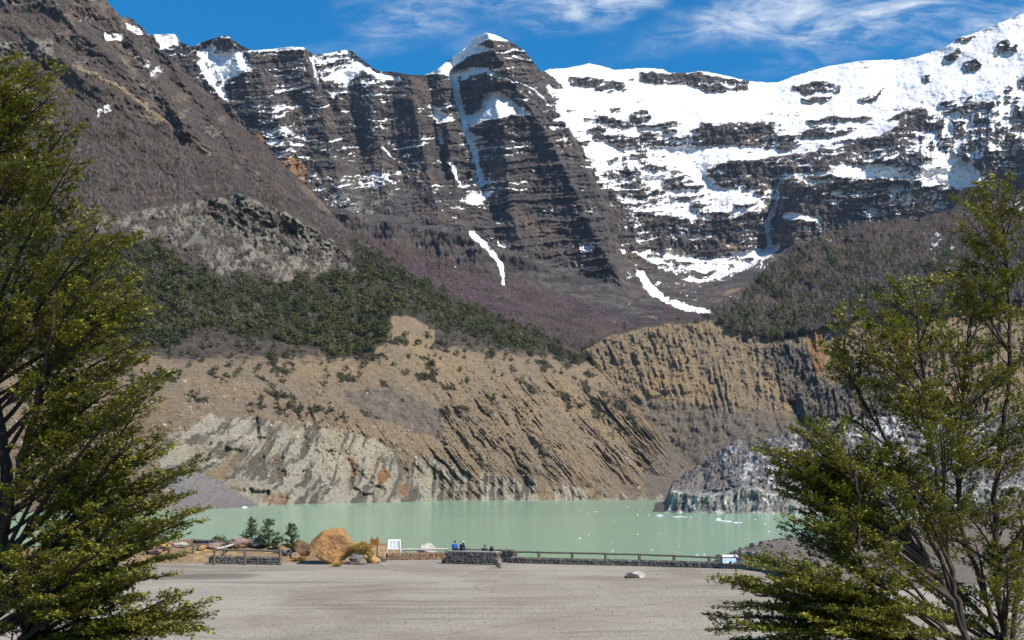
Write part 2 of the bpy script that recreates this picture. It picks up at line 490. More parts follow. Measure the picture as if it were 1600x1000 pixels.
for pts, v in [
    ([(1000, 112), (1045, 116), (1095, 113), (1150, 124), (1169, 128), (1168, 141), (1110, 144), (1080, 134), (1040, 131), (1000, 127)], 0.10),
    ([(888, 119), (930, 122), (975, 128), (982, 140), (950, 146), (920, 138), (890, 129)], 0.30),
    ([(848, 110), (865, 120), (882, 138), (862, 133), (850, 128)], 0.08),
    ([(985, 175), (1010, 173), (1018, 184), (1005, 197), (985, 190)], 0.08),
    ([(952, 168), (970, 168), (971, 176), (955, 175)], 0.1),
    ([(930, 178), (985, 194), (985, 201), (955, 196)], 0.18),
    ([(922, 206), (972, 219), (1002, 229), (970, 230), (930, 216)], 0.15),
    ([(1085, 206), (1100, 195), (1160, 190), (1207, 199), (1213, 211), (1204, 229), (1140, 227), (1080, 229), (1030, 228), (1020, 222)], 0.30),
    ([(1000, 205), (1030, 208), (1028, 220), (1002, 222)], 0.25),
    ([(1213, 214), (1290, 199), (1297, 208), (1240, 226), (1236, 236), (1215, 232)], 0.2),
    ([(1238, 135), (1290, 124), (1317, 135), (1310, 146), (1250, 146)], 0.15),
    ([(1250, 153), (1302, 149), (1292, 160), (1256, 159)], 0.15),
    ([(1338, 156), (1382, 139), (1370, 157), (1344, 163)], 0.2),
    ([(1473, 88), (1500, 74), (1502, 86), (1484, 98)], 0.1),
    ([(1493, 61), (1527, 53), (1512, 67)], 0.15),
    ([(1503, 100), (1525, 89), (1537, 103), (1510, 113)], 0.25),
    ([(1435, 120), (1457, 114), (1452, 129), (1440, 130)], 0.2),
    ([(1555, 70), (1575, 50), (1580, 75), (1560, 85)], 0.35), ([(1570, 80), (1590, 66), (1592, 80), (1578, 86)], 0.3),
    ([(1408, 175), (1447, 169), (1448, 196), (1405, 201)], 0.25),
    ([(1468, 161), (1520, 149), (1523, 171), (1475, 179)], 0.3),
    ([(1397, 205), (1480, 186), (1560, 150), (1620, 108), (1640, 240), (1540, 272), (1500, 262), (1480, 226), (1452, 256), (1400, 256), (1370, 240)], 0.42),
    ([(1275, 232), (1340, 224), (1400, 199), (1452, 250), (1440, 259), (1395, 258), (1300, 256)], 0.14),
    ([(1103, 262), (1160, 250), (1212, 255), (1217, 285), (1190, 303), (1130, 292), (1105, 275)], 0.06),
    ([(1215, 262), (1290, 250), (1305, 277), (1350, 281), (1400, 275), (1430, 291), (1500, 303), (1590, 312), (1500, 345), (1350, 370), (1250, 382), (1205, 340)], 0.22),
    ([(948, 306), (1010, 332), (1060, 341), (1140, 347), (1205, 340), (1212, 372), (1190, 386), (1100, 393), (1000, 391), (952, 387)], 0.20),
    ([(1530, 262), (1640, 225), (1700, 330), (1560, 320)], 0.05),
]: S(pts, v + 0.13 * (v < 0.25), 3)
S([(1300, 258), (1400, 258), (1395, 275), (1350, 279), (1310, 275)], 0.97, 3)
S([(1440, 262), (1480, 236), (1540, 276), (1500, 298), (1440, 290)], 0.88, 4)
S([(985, 392), (1110, 394), (1190, 386), (1217, 390), (1150, 432), (1080, 445), (1010, 408)], 0.62, 4)
S([(1120, 292), (1185, 303), (1200, 318), (1150, 318)], 0.92, 4)
SL([(1000, 427), (1015, 450), (1035, 467), (1075, 482), (1112, 488)], 6, 4)
SL([(1030, 395), (1060, 405), (1100, 410), (1160, 402), (1215, 386)], 3, 4)
SL([(945, 382), (975, 392)], 4, 3)
SL([(738, 364), (765, 390), (783, 415), (787, 445)], 5, 3)
SL([(1060, 255), (1105, 288), (1140, 318), (1150, 335)], 7, 3)
SL([(1215, 288), (1212, 320), (1198, 350), (1203, 388)], 2.5, 4)
SL([(1228, 336), (1280, 343)], 5, 4)
for x, a, b in ((1283, 360, 330), (1425, 285, 325), (1400, 290, 320), (1462, 300, 320)): SL([(x, a), (x - 6, b)], 2, 2, 0.85)
wall_r = poly(xw2, yw2, [(1390, 208), (1480, 184), (1560, 148), (1620, 106), (1640, 240), (1540, 275), (1500, 300), (1460, 262), (1400, 258)], 6)
dens = dens + wall_r * (0.10 + 0.75 * fbm(xw2 / 7, yw2 / 44, 4, 57) + 0.5 * fbm(XA / 30, VA / 20, 3, 58))
# the pyramid peak
S([(846, 108), (835, 96), (800, 66), (760, 62), (735, 82), (712, 108), (760, 103), (800, 120), (850, 140)], 0.12, 3)
S([(850, 132), (900, 225), (950, 310), (990, 470), (800, 400), (760, 320), (790, 190), (830, 165)], 0.13, 5)
S([(662, 118), (705, 92), (740, 59), (760, 49), (802, 66), (764, 60), (747, 70), (770, 77), (735, 86), (706, 105), (700, 119), (680, 115)], 0.98, 1.5)
SL([(705, 118), (750, 108), (790, 122), (830, 135), (862, 165)], 2.6, 1.6, 0.78, 3)
S([(716, 112), (750, 104), (770, 108), (752, 114), (722, 124)], 0.80, 3)
S([(725, 200), (740, 290), (780, 285), (775, 230)], 0.36, 6)
SL([(708, 118), (720, 170), (728, 200), (742, 240), (749, 270), (752, 290)], 6, 3, 0.97)
S([(758, 146), (782, 146), (828, 178), (800, 180), (770, 186), (735, 197), (727, 182), (750, 172)], 0.97, 3)
S([(673, 174), (711, 178), (710, 189), (682, 195)], 0.8, 3)
SL([(685, 200), (690, 222)], 4, 2, 0.7); SL([(704, 252), (722, 290), (765, 284)], 4, 3, 0.85)
S([(725, 290), (770, 300), (750, 318), (725, 315)], 0.65, 4); SL([(722, 310), (760, 322)], 5, 5, 0.6)
# the western tops
S([(238, 52), (274, 52), (282, 70), (256, 76), (262, 92)], 0.78, 2)
S([(303, 73), (350, 56), (330, 66), (340, 78), (372, 76), (388, 95), (405, 110), (380, 112), (355, 125), (345, 150), (330, 130), (314, 100)], 0.60, 4)
SL([(313, 98), (333, 130), (352, 153)], 5, 4)
SL([(400, 77), (475, 74)], 3, 3, 0.95)
S([(486, 83), (542, 78), (562, 95), (580, 108), (618, 121), (600, 129), (560, 131), (520, 152), (500, 118)], 0.60, 3)
SL([(560, 98), (590, 116), (622, 122)], 5, 4)
SL([(434, 143), (482, 131)], 3, 2, 0.85)
S([(400, 155), (470, 160), (482, 200), (476, 226), (415, 226), (408, 190)], 0.46, 6)
SL([(415, 222), (475, 224)], 4, 3, 0.65); SL([(485, 85), (497, 130)], 2, 2, 0.8)
SL([(372, 90), (378, 108)], 3, 2, .7)
S([(540, 280), (590, 270), (640, 262), (620, 290), (560, 300)], 0.33, 6)
SL([(598, 230), (618, 248)], 3, 1, 0.9)
S([(470, 262), (540, 285), (560, 320), (520, 322), (490, 290)], 0.26, 6)
S([(900, 370), (935, 372), (925, 402), (905, 405)], 0.42, 5)
SL([(780, 380), (800, 388)], 4, 3, 0.6)
# the fine grain of it: beds and pockets, stretched along the strata
tilt = VA + 0.08 * (XA - 800)
wob = tilt + 10 * fbm(XA / 70, VA / 50, 3, 43) + 3 * fbm(XA / 12, VA / 12, 3, 45)
grain = 0.50 * fbm(xw / 34, wob / 4.6, 5, 21, 0.62) + 0.42 * fbm(xw2 / 8, yw2 / 4.2, 5, 31, 0.65) + 0.42 * fbm(xw / 60, wob / 26, 3, 41) + 0.18 * fbm(xw2 / 3.2, yw2 / 14, 3, 47)
grain = 0.5 + 1.05 * grain
band = 1 - np.abs(2 * ((wob + 6 * fbm(XA / 30, VA / 30, 3, 53)) / 17.0 % 1.0) - 1)
band = sstep(0.50, 0.80, band) * sstep(-0.22, 0.22, fbm(xw / 55, yw / 22, 4, 54))
dens = dens - 0.36 * band * sstep(160, 185, VA) * (XA > spur) * (dens > 0.3)
ledge = 1 - np.abs(2 * ((wob + 4 * fbm(XA / 24, VA / 24, 3, 55)) / 12.5 % 1.0) - 1)
dens = dens + 0.36 * sstep(0.55, 0.92, ledge) * sstep(-0.2, 0.25, fbm(xw / 40, yw / 30, 4, 56)) * sstep(330, 290, VA) * (dens < 0.4)
SNOW = dens - grain + 0.5
SNOW = np.where(VA > 505, -1, SNOW)
# relief: snow lies on the gentle ledges, bare rock stands steep between them
w = 0.45 + 1.9 * sstep(0.3, 0.7, SNOW + 0.25 * fbm(xw / 40, tilt / 5, 4, 51))
dev = w - blur(blur(w, 24, 0), 24, 0)
step = np.gradient(-VA, axis=0)
rel = np.cumsum(dev * step, axis=0) * 2.4
rel = rel - blur(blur(rel, 45, 0), 45, 0)
rel = blur(blur(rel, 4, 1), 4, 1)
ribs = np.zeros(XA.shape)
for pts, a, wd in [
    ([(760, 52), (790, 110), (850, 200), (900, 300), (945, 400), (985, 465)], -105, 26),
    ([(760, 52), (770, 130), (790, 230), (800, 330), (820, 400)], -80, 18),
    ([(690, 110), (700, 200), (712, 290), (720, 365)], -60, 12), ([(640, 117), (650, 190), (672, 280), (690, 360)], -110, 26),
    ([(580, 104), (585, 180), (600, 250), (610, 340)], -70, 20), ([(470, 76), (500, 150), (520, 250), (545, 325)], -110, 26),
    ([(390, 78), (420, 150), (450, 235)], -80, 20), ([(355, 58), (380, 120), (400, 170)], -60, 16),
    ([(706, 118), (728, 200), (750, 285), (770, 330)], 55, 20), ([(668, 118), (680, 200), (700, 280)], 70, 12),
    ([(485, 84), (510, 150), (540, 235)], 70, 15), ([(622, 118), (608, 200), (632, 290)], 60, 18), ([(545, 140), (560, 220), (570, 300)], 55, 14),
    ([(1213, 290), (1207, 340), (1202, 390)], 90, 18), ([(1110, 290), (1080, 250), (1030, 230)], 50, 20), 
    ([(1300, 260), (1260, 300), (1240, 370)], -80, 24), ([(1450, 250), (1420, 300), (1380, 350)], -70, 24), ([(1560, 150), (1540, 230), (1530, 280)], -60, 18),
    ([(1400, 200), (1390, 250)], -50, 16), ([(1040, 395), (1030, 440)], -40, 14), ([(1120, 395), (1130, 430)], -40, 14),
]: ribs += a * bump_line(xw, yw, pts, wd)
cliff = sstep(475, 395, VA) * np.where(XA < 1000, 1.0, 1.0)
cliff *= sstep(0, 30, (XA - 520) * 0.42 + 335 - VA + 40) * 0.9 + 0.1
rockness = 1 - 0.75 * sstep(0.35, 0.65, blur2(SNOW, 2))
def terrace(s_):
    f = s_ - np.floor(s_)
    return sstep(0.45, 1.0, f) - f
beds = tilt + 9 * fbm(XA / 60, VA / 60, 4, 63) + 3 * fbm(XA / 14, VA / 14, 3, 65)
rel2 = (-26 * fbm(xw / 34, yw / 70, 5, 61, 0.6, ridged=True) - 22 * fbm(xw2 / 13, yw2 / 24, 5, 71, 0.62, ridged=True)
        - 13 * fbm(xw2 / 4.5, yw2 / 6, 4, 81, 0.65, ridged=True)
        + (26 * terrace(beds / 17.0) + 13 * terrace(beds / 6.7 + 0.3)) * (0.15 + 0.95 * sstep(-.25, .4, fbm(XA / 60, VA / 34, 4, 67)) + 0.8 * poly(XA, VA, [(690, 60), (850, 60), (950, 320), (960, 420), (720, 400)], 20))) * rockness * (0.25 + 0.75 * cliff)
DA2 = DA + ribs * (0.3 + 0.7 * cliff) + rel * (0.2 + 0.8 * cliff) + rel2
talus = 1 - cliff
DA2 += (42 * fbm(XA / 60, VA / 30, 4, 87) + 9 * fbm((XA + VA) / 16, VA / 9, 4, 88)) * (1 - rockness)
DA2 += talus * (-16 * fbm((XA - 1.2 * VA) / 30, VA / 200, 4, 91) - 7 * fbm((XA - 1.2 * VA) / 9, VA / 80, 3, 95))
VA2 = VA - (rowt > 0.985) * 1.2 * fbm(XA / 7, XA * 0, 4, 99)
bareA = sstep(0.0, 24, VA - (335 + (XA - 520) * 0.32) + 16 * fbm(XA / 40, VA / 30, 4, 101)) * (XA < 1150) * sstep(0.62, 0.4, SNOW)
bareA = np.maximum(bareA, 0.8 * poly(xw, yw, [(1040, 470), (1120, 495), (1200, 430), (1300, 372), (1500, 335), (1700, 300), (1700, 600), (1000, 600)], 14))
SNOW = np.where((bareA > 0.5) & (dens < 0.4), SNOW - 0.35, SNOW)
paleA = 0.75 * poly(xw, yw, [(470, 262), (560, 285), (620, 300), (610, 345), (540, 330), (500, 300)], 10) * sstep(-0.3, 0.3, fbm(XA / 20, VA / 12, 3, 105))
orangeA = np.maximum(poly(xw2, yw2, [(396, 206), (408, 212), (420, 234), (405, 230)], 2), poly(xw2, yw2, [(438, 244), (462, 246), (480, 262), (476, 284), (450, 275), (436, 258)], 3))
ochA = 0.55 * sstep(0.1, 0.4, fbm(xw / 60, yw / 18, 3, 111)) * (VA > 280) * (XA > 1000) * (1 - bareA)
mA = terrain_mat('mountain_rock', (0.100, 0.089, 0.083), (0.225, 0.190, 0.164), fine=2.4, strata=0.2, bare_a=(0.185, 0.118, 0.122), bare_b=(0.115, 0.076, 0.078))
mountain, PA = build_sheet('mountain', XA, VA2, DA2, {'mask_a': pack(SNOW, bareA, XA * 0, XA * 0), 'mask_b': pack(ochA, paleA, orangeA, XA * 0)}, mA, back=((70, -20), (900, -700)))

# ---- the near hill on the left: lake cliffs, moraine, forest, crag, bare wood, rocky top -------
yl = lambda y: float(dist_z(y, LAKE_Z))
B_lines = [
    [(-260, 803, yl(800)), (250, 801, yl(798)), (330, 797, yl(794)), (400, 793, yl(790)), (500, 790, yl(787)), (600, 788.5, yl(785.5)), (700, 785, yl(782)), (850, 784, yl(781.4)), (1000, 783, yl(781)), (1095, 783, yl(781))],
    [(-260, 640, 860), (250, 640, 880), (340, 645, 960), (450, 655, 1030), (580, 680, 1090), (700, 692, 1180), (850, 695, 1270), (1000, 738, 1330), (1095, 765, 1310)],
    [(-260, 560, 1040), (240, 550, 1090), (400, 545, 1180), (560, 565, 1230), (612, 500, 1300), (700, 540, 1340), (800, 560, 1390), (900, 600, 1430), (960, 632, 1430), (1000, 668, 1410), (1050, 717, 1380), (1095, 746, 1340)],
    [(-260, 420, 1250), (160, 400, 1270), (300, 420, 1340), (440, 442, 1420), (555, 425, 1500), (620, 440, 1520), (700, 486, 1530), (800, 521, 1530), (900, 567, 1510), (960, 610, 1490), (1000, 652, 1440), (1050, 710, 1400), (1095, 741, 1350)],
    [(-260, 330, 1310), (160, 325, 1390), (280, 318, 1450), (370, 304, 1530), (450, 332, 1580), (550, 394, 1610), (620, 418, 1590), (700, 465, 1600), (800, 509, 1600), (900, 552, 1550), (960, 604, 1510), (1000, 647, 1460), (1050, 707, 1410), (1095, 739, 1360)],
    [(-260, 110, 1900), (150, 112, 1900), (320, 235, 1870), (450, 305, 1800), (550, 376, 1720), (620, 413, 1650), (700, 461, 1640), (800, 506, 1620), (900, 549, 1560), (960, 601, 1515), (1000, 645, 1465), (1050, 705, 1415), (1095, 737, 1365)],
    [(-260, -240, 2450), (60, -110, 2450), (130, -45, 2450), (165, -2, 2450), (172, 8, 2450), (183, 21, 2450), (192, 28, 2450), (205, 30, 2450), (218, 40, 2450), (232, 53, 2450), (247, 74, 2440), (262, 90, 2430), (276, 93, 2420),
     (290, 110, 2410), (310, 128, 2400), (340, 158, 2370), (365, 172, 2350), (385, 199, 2300), (410, 214, 2280), (425, 239, 2250), (445, 261, 2220), (470, 279, 2190), (490, 300, 2150), (520, 334, 2080),
     (535, 350, 2020), (560, 371, 1930), (600, 400, 1800), (650, 432, 1730), (700, 457, 1690), (750, 484, 1670), (800, 502, 1650), (850, 521, 1610), (890, 539, 1580), (925, 557, 1550), (960, 597, 1525), (1000, 641, 1475), (1050, 701, 1425), (1075, 724, 1400), (1095, 733, 1370)],
]
XB, VB, DB = sheet(B_lines, -240, 1090, 1.5, (100, 88, 70, 60, 86, 120), smooth_y=8)
wx = XB + 9 * fbm(XB / 40, VB / 40, 4, 201); wy = VB + 8 * fbm(XB / 38, VB / 36, 4, 205)
wx2 = wx + 3 * fbm(XB / 10, VB / 10, 3, 211); wy2 = wy + 3 * fbm(XB / 10, VB / 10, 3, 215)
Z = XB * 0
P = lambda pts, soft=8: poly(wx, wy, pts, soft)
crag = np.maximum(P([(140, 345), (200, 330), (280, 318), (372, 303), (450, 331), (500, 360), (553, 398), (558, 425), (520, 420), (485, 436), (440, 442), (400, 425), (345, 432), (300, 395), (250, 372), (160, 390)], 7),
                  0.8 * P([(100, 220), (130, 225), (145, 290), (120, 330), (95, 290)], 6))
cliffs = P([(255, 690), (330, 645), (345, 652), (400, 650), (455, 660), (520, 668), (580, 682), (625, 715), (650, 770), (660, 795), (240, 800), (250, 720)], 6)
cliffs_l = cliffs.copy()
low_pale = 0.95 * P([(600, 700), (660, 715), (760, 738), (850, 752), (940, 768), (1040, 772), (1060, 790), (600, 795)], 14)
cliffs = np.maximum(cliffs, 0.9 * P([(640, 735), (700, 728), (800, 745), (900, 765), (1000, 785), (630, 795)], 10))
forest = P([(-260, 350), (100, 370), (230, 372), (300, 415), (345, 435), (400, 430), (440, 445), (485, 438), (520, 424), (555, 427), (545, 365), (620, 412), (720, 462), (800, 503), (870, 535), (920, 560), (905, 575),
            (850, 545), (790, 545), (735, 530), (700, 520), (660, 492), (612, 492), (606, 530), (575, 562), (520, 560), (480, 540), (420, 535), (330, 520), (260, 545), (100, 560), (-260, 560)], 10)
wood = P([(-260, 150), (100, 200), (170, 165), (230, 190), (320, 240), (450, 312), (545, 370), (560, 395), (500, 362), (450, 332), (372, 302), (280, 318), (200, 330), (100, 335), (-260, 345)], 8)
wood = np.maximum(wood, 0.9 * P([(330, 150), (420, 230), (470, 300), (540, 372), (480, 320), (400, 260)], 5))
wood = np.maximum(wood, 0.8 * P([(-60, 20), (60, 10), (110, 40), (60, 60), (-60, 60)], 8))
wood = np.maximum(wood, 0.8 * P([(95, 115), (150, 120), (180, 150), (130, 190), (80, 190)], 8))
wood = np.maximum(wood, 0.75 * P([(255, 100), (300, 120), (330, 165), (300, 150), (270, 130)], 6))
track = line_mask(wx2, wy2, [(120, 105), (150, 113), (200, 145), (250, 182), (300, 222), (330, 242)], 3, 2, 2)
forest = forest * sstep(-0.26, 0.16, fbm(XB / 30, VB / 16, 5, 299, 0.6) + 0.85 * (forest - 0.5) + 0.35 * sstep(540, 470, VB))
forest = np.maximum(forest, 0.75 * sstep(500, 530, VB) * sstep(600, 540, VB) * sstep(0.22, 0.45, fbm(XB / 34, VB / 16, 4, 300)) * (XB < 860))
scree_b = 0.62 * P([(520, 612), (620, 598), (690, 640), (700, 670), (690, 690), (600, 660), (560, 640)], 12)
scree_b = np.maximum(scree_b, 0.7 * P([(1040, 690), (1090, 730), (1090, 790), (1010, 790), (1000, 740)], 8))
mor = sstep(500, 560, wy - 0.10 * (XB - 600) * (XB > 600) - 30 * (XB < 560)) * (1 - forest)
mor = np.maximum(mor, P([(605, 495), (640, 492), (680, 515), (690, 560), (600, 560)], 6))
mor = np.maximum(mor, 0.9 * sstep(800, 900, XB) * sstep(570, 600, wy - 0.3 * (XB - 850)))
# grassy and scrubby streaks down the moraine
scrub = sstep(0.12, 0.4, fbm((wx - 0.7 * wy) / 45, wy / 30, 4, 221)) * sstep(690, 620, VB) * sstep(500, 560, VB) * 0.8
scrub = np.maximum(scrub, 0.75 * P([(870, 560), (930, 580), (1040, 690), (960, 690), (900, 640)], 14) * sstep(-0.15, 0.25, fbm(wx / 20, wy / 20, 4, 225)))
scrub = np.maximum(scrub, 0.8 * P([(395, 610), (450, 620), (540, 640), (545, 665), (470, 655), (400, 640)], 12) * sstep(-0.2, 0.2, fbm(wx / 15, wy / 12, 4, 227)))
dens = np.full(XB.shape, -0.6)
xw2, yw2 = wx2, wy2
for pts, v in [([(193, 30), (218, 40), (228, 56), (212, 54), (197, 44)], 0.62), ([(160, 52), (200, 55), (190, 66), (170, 66)], 0.75), ([(117, 28), (132, 30), (128, 38)], 0.6),
               ([(145, 178), (168, 158), (172, 172), (152, 190)], 0.66), ([(120, 118), (150, 128), (146, 134), (118, 124)], 0.4), ([(225, 95), (262, 105), (250, 120), (220, 110)], 0.4),
               ([(185, 85), (240, 92), (235, 112), (190, 105)], 0.33), ([(415, 255), (425, 262), (424, 266)], 0.5)]:
    S(pts, v, 3)
grain = 0.5 + 0.9 * (0.5 * fbm(wx / 22, wy / 8, 4, 231) + 0.5 * fbm(wx2 / 8, wy2 / 6, 4, 235))
SNOWB = dens - grain + 0.5
orange_b = np.maximum(P([(398, 212), (410, 214), (418, 226), (404, 222)], 2), P([(440, 246), (462, 247), (478, 262), (474, 277), (450, 266), (440, 254)], 4))
orange_b = np.maximum(orange_b, P([(392, 778), (415, 768), (438, 766), (452, 778), (446, 790), (402, 790)], 7) * (0.55 + 0.5 * fbm(wx2 / 9, wy2 / 14, 3, 287)))
orange_b = np.maximum(orange_b, P([(592, 738), (602, 728), (612, 742), (604, 752), (590, 765)], 2) * 0.9)
orange_b = np.maximum(orange_b, P([(545, 716), (557, 714), (556, 745), (548, 742)], 2) * 0.85)
orange_b = np.maximum(orange_b, P([(622, 770), (625, 755), (640, 757), (642, 785)], 2) * 0.6)
# relief
sh = np.interp(XB, [-240, 300, 450, 600, 750, 1100], [0.15, 0.25, 0.35, 0.6, 0.8, 0.85])
gx = XB - sh * (VB - 640)
low = sstep(540, 640, VB + 10 * fbm(XB / 50, VB / 40, 3, 240))
gw = 0.45 * fbm(XB / 26, VB / 34, 4, 241)
gul = fbm(gx / 19 + gw, VB / 170, 5, 243, 0.6, ridged=True)
gul2 = fbm(gx / 6.5 + 1.5 * gw, VB / 60, 4, 247, 0.6, ridged=True)
patchy = 0.55 + 0.9 * sstep(-0.3, 0.4, fbm(gx / 60, VB / 70, 3, 249))
gamp = low * (1 - 0.85 * scree_b) * np.interp(XB, [-240, 450, 640, 700, 1090], [0.8, 0.7, 0.9, 1.25, 1.25])
cw = 16 * fbm(XB / 45, VB / 45, 3, 258)
ci = np.floor((wx2 + cw + 0.12 * VB) / 23 + 300).astype(int); cj = np.floor((wy2 + cw * .8 + ((ci * 37) % 29)) / 41 + 300).astype(int)
cell_r = np.random.RandomState(3).rand(4096)[(ci * 57 + cj * 131) % 4096]
cell_q = np.random.RandomState(4).rand(4096)[(ci * 57 + cj * 131) % 4096]
gul3 = fbm(gx / 3.4 + 2 * gw, VB / 26, 3, 248, 0.6, ridged=True)
rel = gamp * (1 - 0.7 * cliffs * (XB < 660)) * patchy * (-7.5 * gul - 4.4 * gul2 - 2.0 * gul3)
# the gullied slope is cut by a few deep runnels
for pts, a, wd in [([(640, 560), (690, 640), (740, 720), (780, 775)], 16, 10), ([(760, 570), (830, 690), (870, 775)], 20, 9), ([(720, 600), (790, 690), (830, 775)], 14, 8),
                   ([(850, 590), (900, 660), (960, 730)], 16, 9), ([(900, 600), (960, 670), (1010, 740)], 14, 9), ([(470, 650), (480, 700), (470, 785)], 12, 8),
                   ([(445, 655), (455, 720), (450, 785)], -12, 9), ([(520, 670), (540, 720), (600, 770)], 14, 7), ([(400, 655), (405, 700), (420, 780)], 10, 7), ([(590, 690), (580, 740), (575, 785)], 9, 7), ([(350, 660), (345, 720), (390, 775)], 12, 9)]:
    rel += 0.6 * a * bump_line(wx2, wy2, pts, wd * 0.8)
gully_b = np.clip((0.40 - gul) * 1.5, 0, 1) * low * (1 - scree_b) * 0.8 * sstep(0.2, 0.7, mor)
rel += cliffs * (XB < 680) * 15 * (blur2(cell_q, 1) - .5)
rel += cliffs * (-6 * fbm(wx / 24, wy / 85, 4, 251, 0.55, ridged=True) - 3.2 * fbm(wx2 / 6, wy2 / 40, 4, 255, 0.6, ridged=True) + 5 * fbm(wx / 50, wy / 40, 3, 257))
rel += crag * (-12 * fbm(wx / 34, wy / 55, 5, 261, 0.6, ridged=True) - 6 * fbm(wx2 / 9, wy2 / 15, 5, 265, 0.62, ridged=True))
up = sstep(330, 250, VB - 0.35 * (XB - 200))
rel += up * (1 - 0.6 * wood) * (-42 * fbm((XB - 1.1 * VB) / 70, (VB + XB * .6) / 90, 6, 271, 0.6, ridged=True) - 24 * fbm((XB - .5 * VB) / 14, VB / 14, 5, 275, 0.65, ridged=True))
rel += -(4 + 4 * up) * fbm(XB / 13, VB / 13, 5, 281, 0.6) - 2.4 * fbm(XB / 4.5, VB / 4.5, 3, 285, 0.65, ridged=True) * (1 - 0.6 * scree_b)
rowt = np.linspace(0, 1, XB.shape[0])[:, None]
edge = sstep(0, 0.03, rowt)
for pts, a, wd in [([(180, 25), (235, 110), (290, 180), (330, 235)], -60, 13), ([(60, -20), (120, 45), (200, 105), (300, 200)], -55, 14), ([(235, 60), (320, 170), (400, 250), (440, 290)], -45, 12), ([(250, 140), (275, 175), (300, 215)], -40, 8),
                   ([(20, 40), (90, 95), (160, 140)], -45, 12), ([(210, 45), (270, 130), (310, 165)], 45, 10), ([(120, 20), (180, 80), (240, 130)], 45, 11), ([(340, 160), (390, 225), (450, 290)], 35, 9), ([(160, 190), (240, 260), (300, 310)], 30, 12), ([(300, 240), (400, 310), (470, 350)], -30, 12)]:
    rel += a * bump_line(wx2, wy2, pts, wd)
rel = rel + (1 - sstep(0.04, 0.22, rowt)) * 17
DB2 = DB + rel * edge
VB2 = VB - sstep(0.9, 1.0, rowt) * np.interp(XB, [0, 480, 540, 600, 1100], [5, 5, 2, 1, 0.5]) * fbm(XB / 32, XB * 0, 4, 288)
VB2 = VB2 - (rowt > 0.985) * np.interp(XB, [0, 500, 560, 1100], [2.0, 1.5, 0.8, 0.5]) * fbm(XB / 6, XB * 0, 4, 289)
outc = up * (1 - wood) * sstep(0.05, 0.35, fbm(wx2 / 42, wy2 / 34, 5, 293, 0.6))
dryg = 0.85 * sstep(-0.1, 0.25, fbm((XB - 1.1 * VB) / 70, (VB + XB) / 90, 4, 291)) * up * (1 - wood)
floor_g = np.maximum(forest * 0.95, scrub * 0.8)
ochre_b = np.maximum(np.maximum(mor * (1 - 0.0 * cliffs) * (1 - scree_b), track * 1.0), 0.0)
ochre_b = np.clip(ochre_b - 0.75 * scrub, 0, 1)
pale_b = np.maximum(cliffs * (0.48 + 0.7 * cell_r), np.maximum(low_pale * sstep(-0.45, 0.05, fbm(gx / 12, VB / 60, 4, 294)) * 0.95, crag * 0.85 * sstep(-0.45, 0.15, fbm(wx2 / 22, wy2 / 16, 4, 295))))
pale_b = np.maximum(pale_b, 0.8 * P([(118, 225), (135, 232), (142, 262), (138, 280), (125, 262)], 4))
pale_b = np.maximum(pale_b, 0.6 * P([(45, 40), (85, 60), (92, 96), (60, 90), (30, 60)], 5))
pale_b = np.maximum(pale_b, 0.75 * P([(625, 290), (600, 300), (520, 340), (490, 300)], 3) * 0)
pale_b = np.maximum(pale_b, 0.58 * outc)
bare_b = np.maximum(wood * (0.35 + 0.65 * sstep(-.32, -.05, fbm((XB - .8 * VB) / 46, VB / 30, 5, 296, .6))), up * sstep(0.15, 0.4, fbm(XB / 55, VB / 40, 4, 297)) * 0.8)
ochre_b = np.maximum(ochre_b, 0.55 * dryg)
floor_g = np.maximum(floor_g, 0.8 * wood * sstep(0.12, 0.35, fbm(XB / 36, VB / 20, 5, 286, .6)))
mB = terrain_mat('hill_rock', (0.105, 0.086, 0.074), (0.195, 0.155, 0.12), fine=1.0)
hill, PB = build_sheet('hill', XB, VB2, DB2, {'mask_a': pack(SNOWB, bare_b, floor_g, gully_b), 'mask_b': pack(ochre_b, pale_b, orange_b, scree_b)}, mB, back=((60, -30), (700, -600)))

# ---- right: the eroded moraine wall with the wooded hill over it ------------------------------
C_lines = [
    [(850, 795, 1480), (1045, 786, 1380), (1100, 775, 1300), (1300, 750, 1190), (1720, 730, 1080)],
    [(850, 700, 1510), (950, 650, 1520), (1060, 700, 1450), (1150, 690, 1390), (1250, 668, 1340), (1350, 642, 1290), (1720, 600, 1200)],
    [(850, 650, 1550), (950, 610, 1550), (1010, 605, 1530), (1100, 612, 1490), (1200, 622, 1440), (1260, 640, 1390), (1340, 602, 1360), (1720, 560, 1280)],
    [(850, 565, 1600), (900, 550, 1610), (945, 529, 1610), (1000, 513, 1600), (1060, 504, 1590), (1110, 500, 1580), (1160, 518, 1560), (1220, 532, 1530), (1290, 512, 1510), (1400, 480, 1480), (1720, 450, 1400)],
    [(850, 562, 1640), (880, 548, 1640), (900, 545, 1640), (945, 525, 1640), (1000, 509, 1630), (1060, 500, 1620), (1110, 494, 1620), (1150, 466, 1800), (1200, 421, 2000), (1240, 388, 2100), (1300, 362, 2200), (1340, 352, 2230), (1380, 346, 2250), (1450, 340, 2250), (1500, 322, 2250), (1560, 308, 2250), (1720, 275, 2250)],
]
XC, VC, DC = sheet(C_lines, 856, 1710, 1.5, (60, 42, 84, 130), smooth_y=5)
wx = XC + 8 * fbm(XC / 36, VC / 36, 4, 301); wy = VC + 7 * fbm(XC / 36, VC / 34, 4, 305)
wx2 = wx + 3 * fbm(XC / 10, VC / 10, 3, 311); wy2 = wy + 3 * fbm(XC / 10, VC / 10, 3, 315)
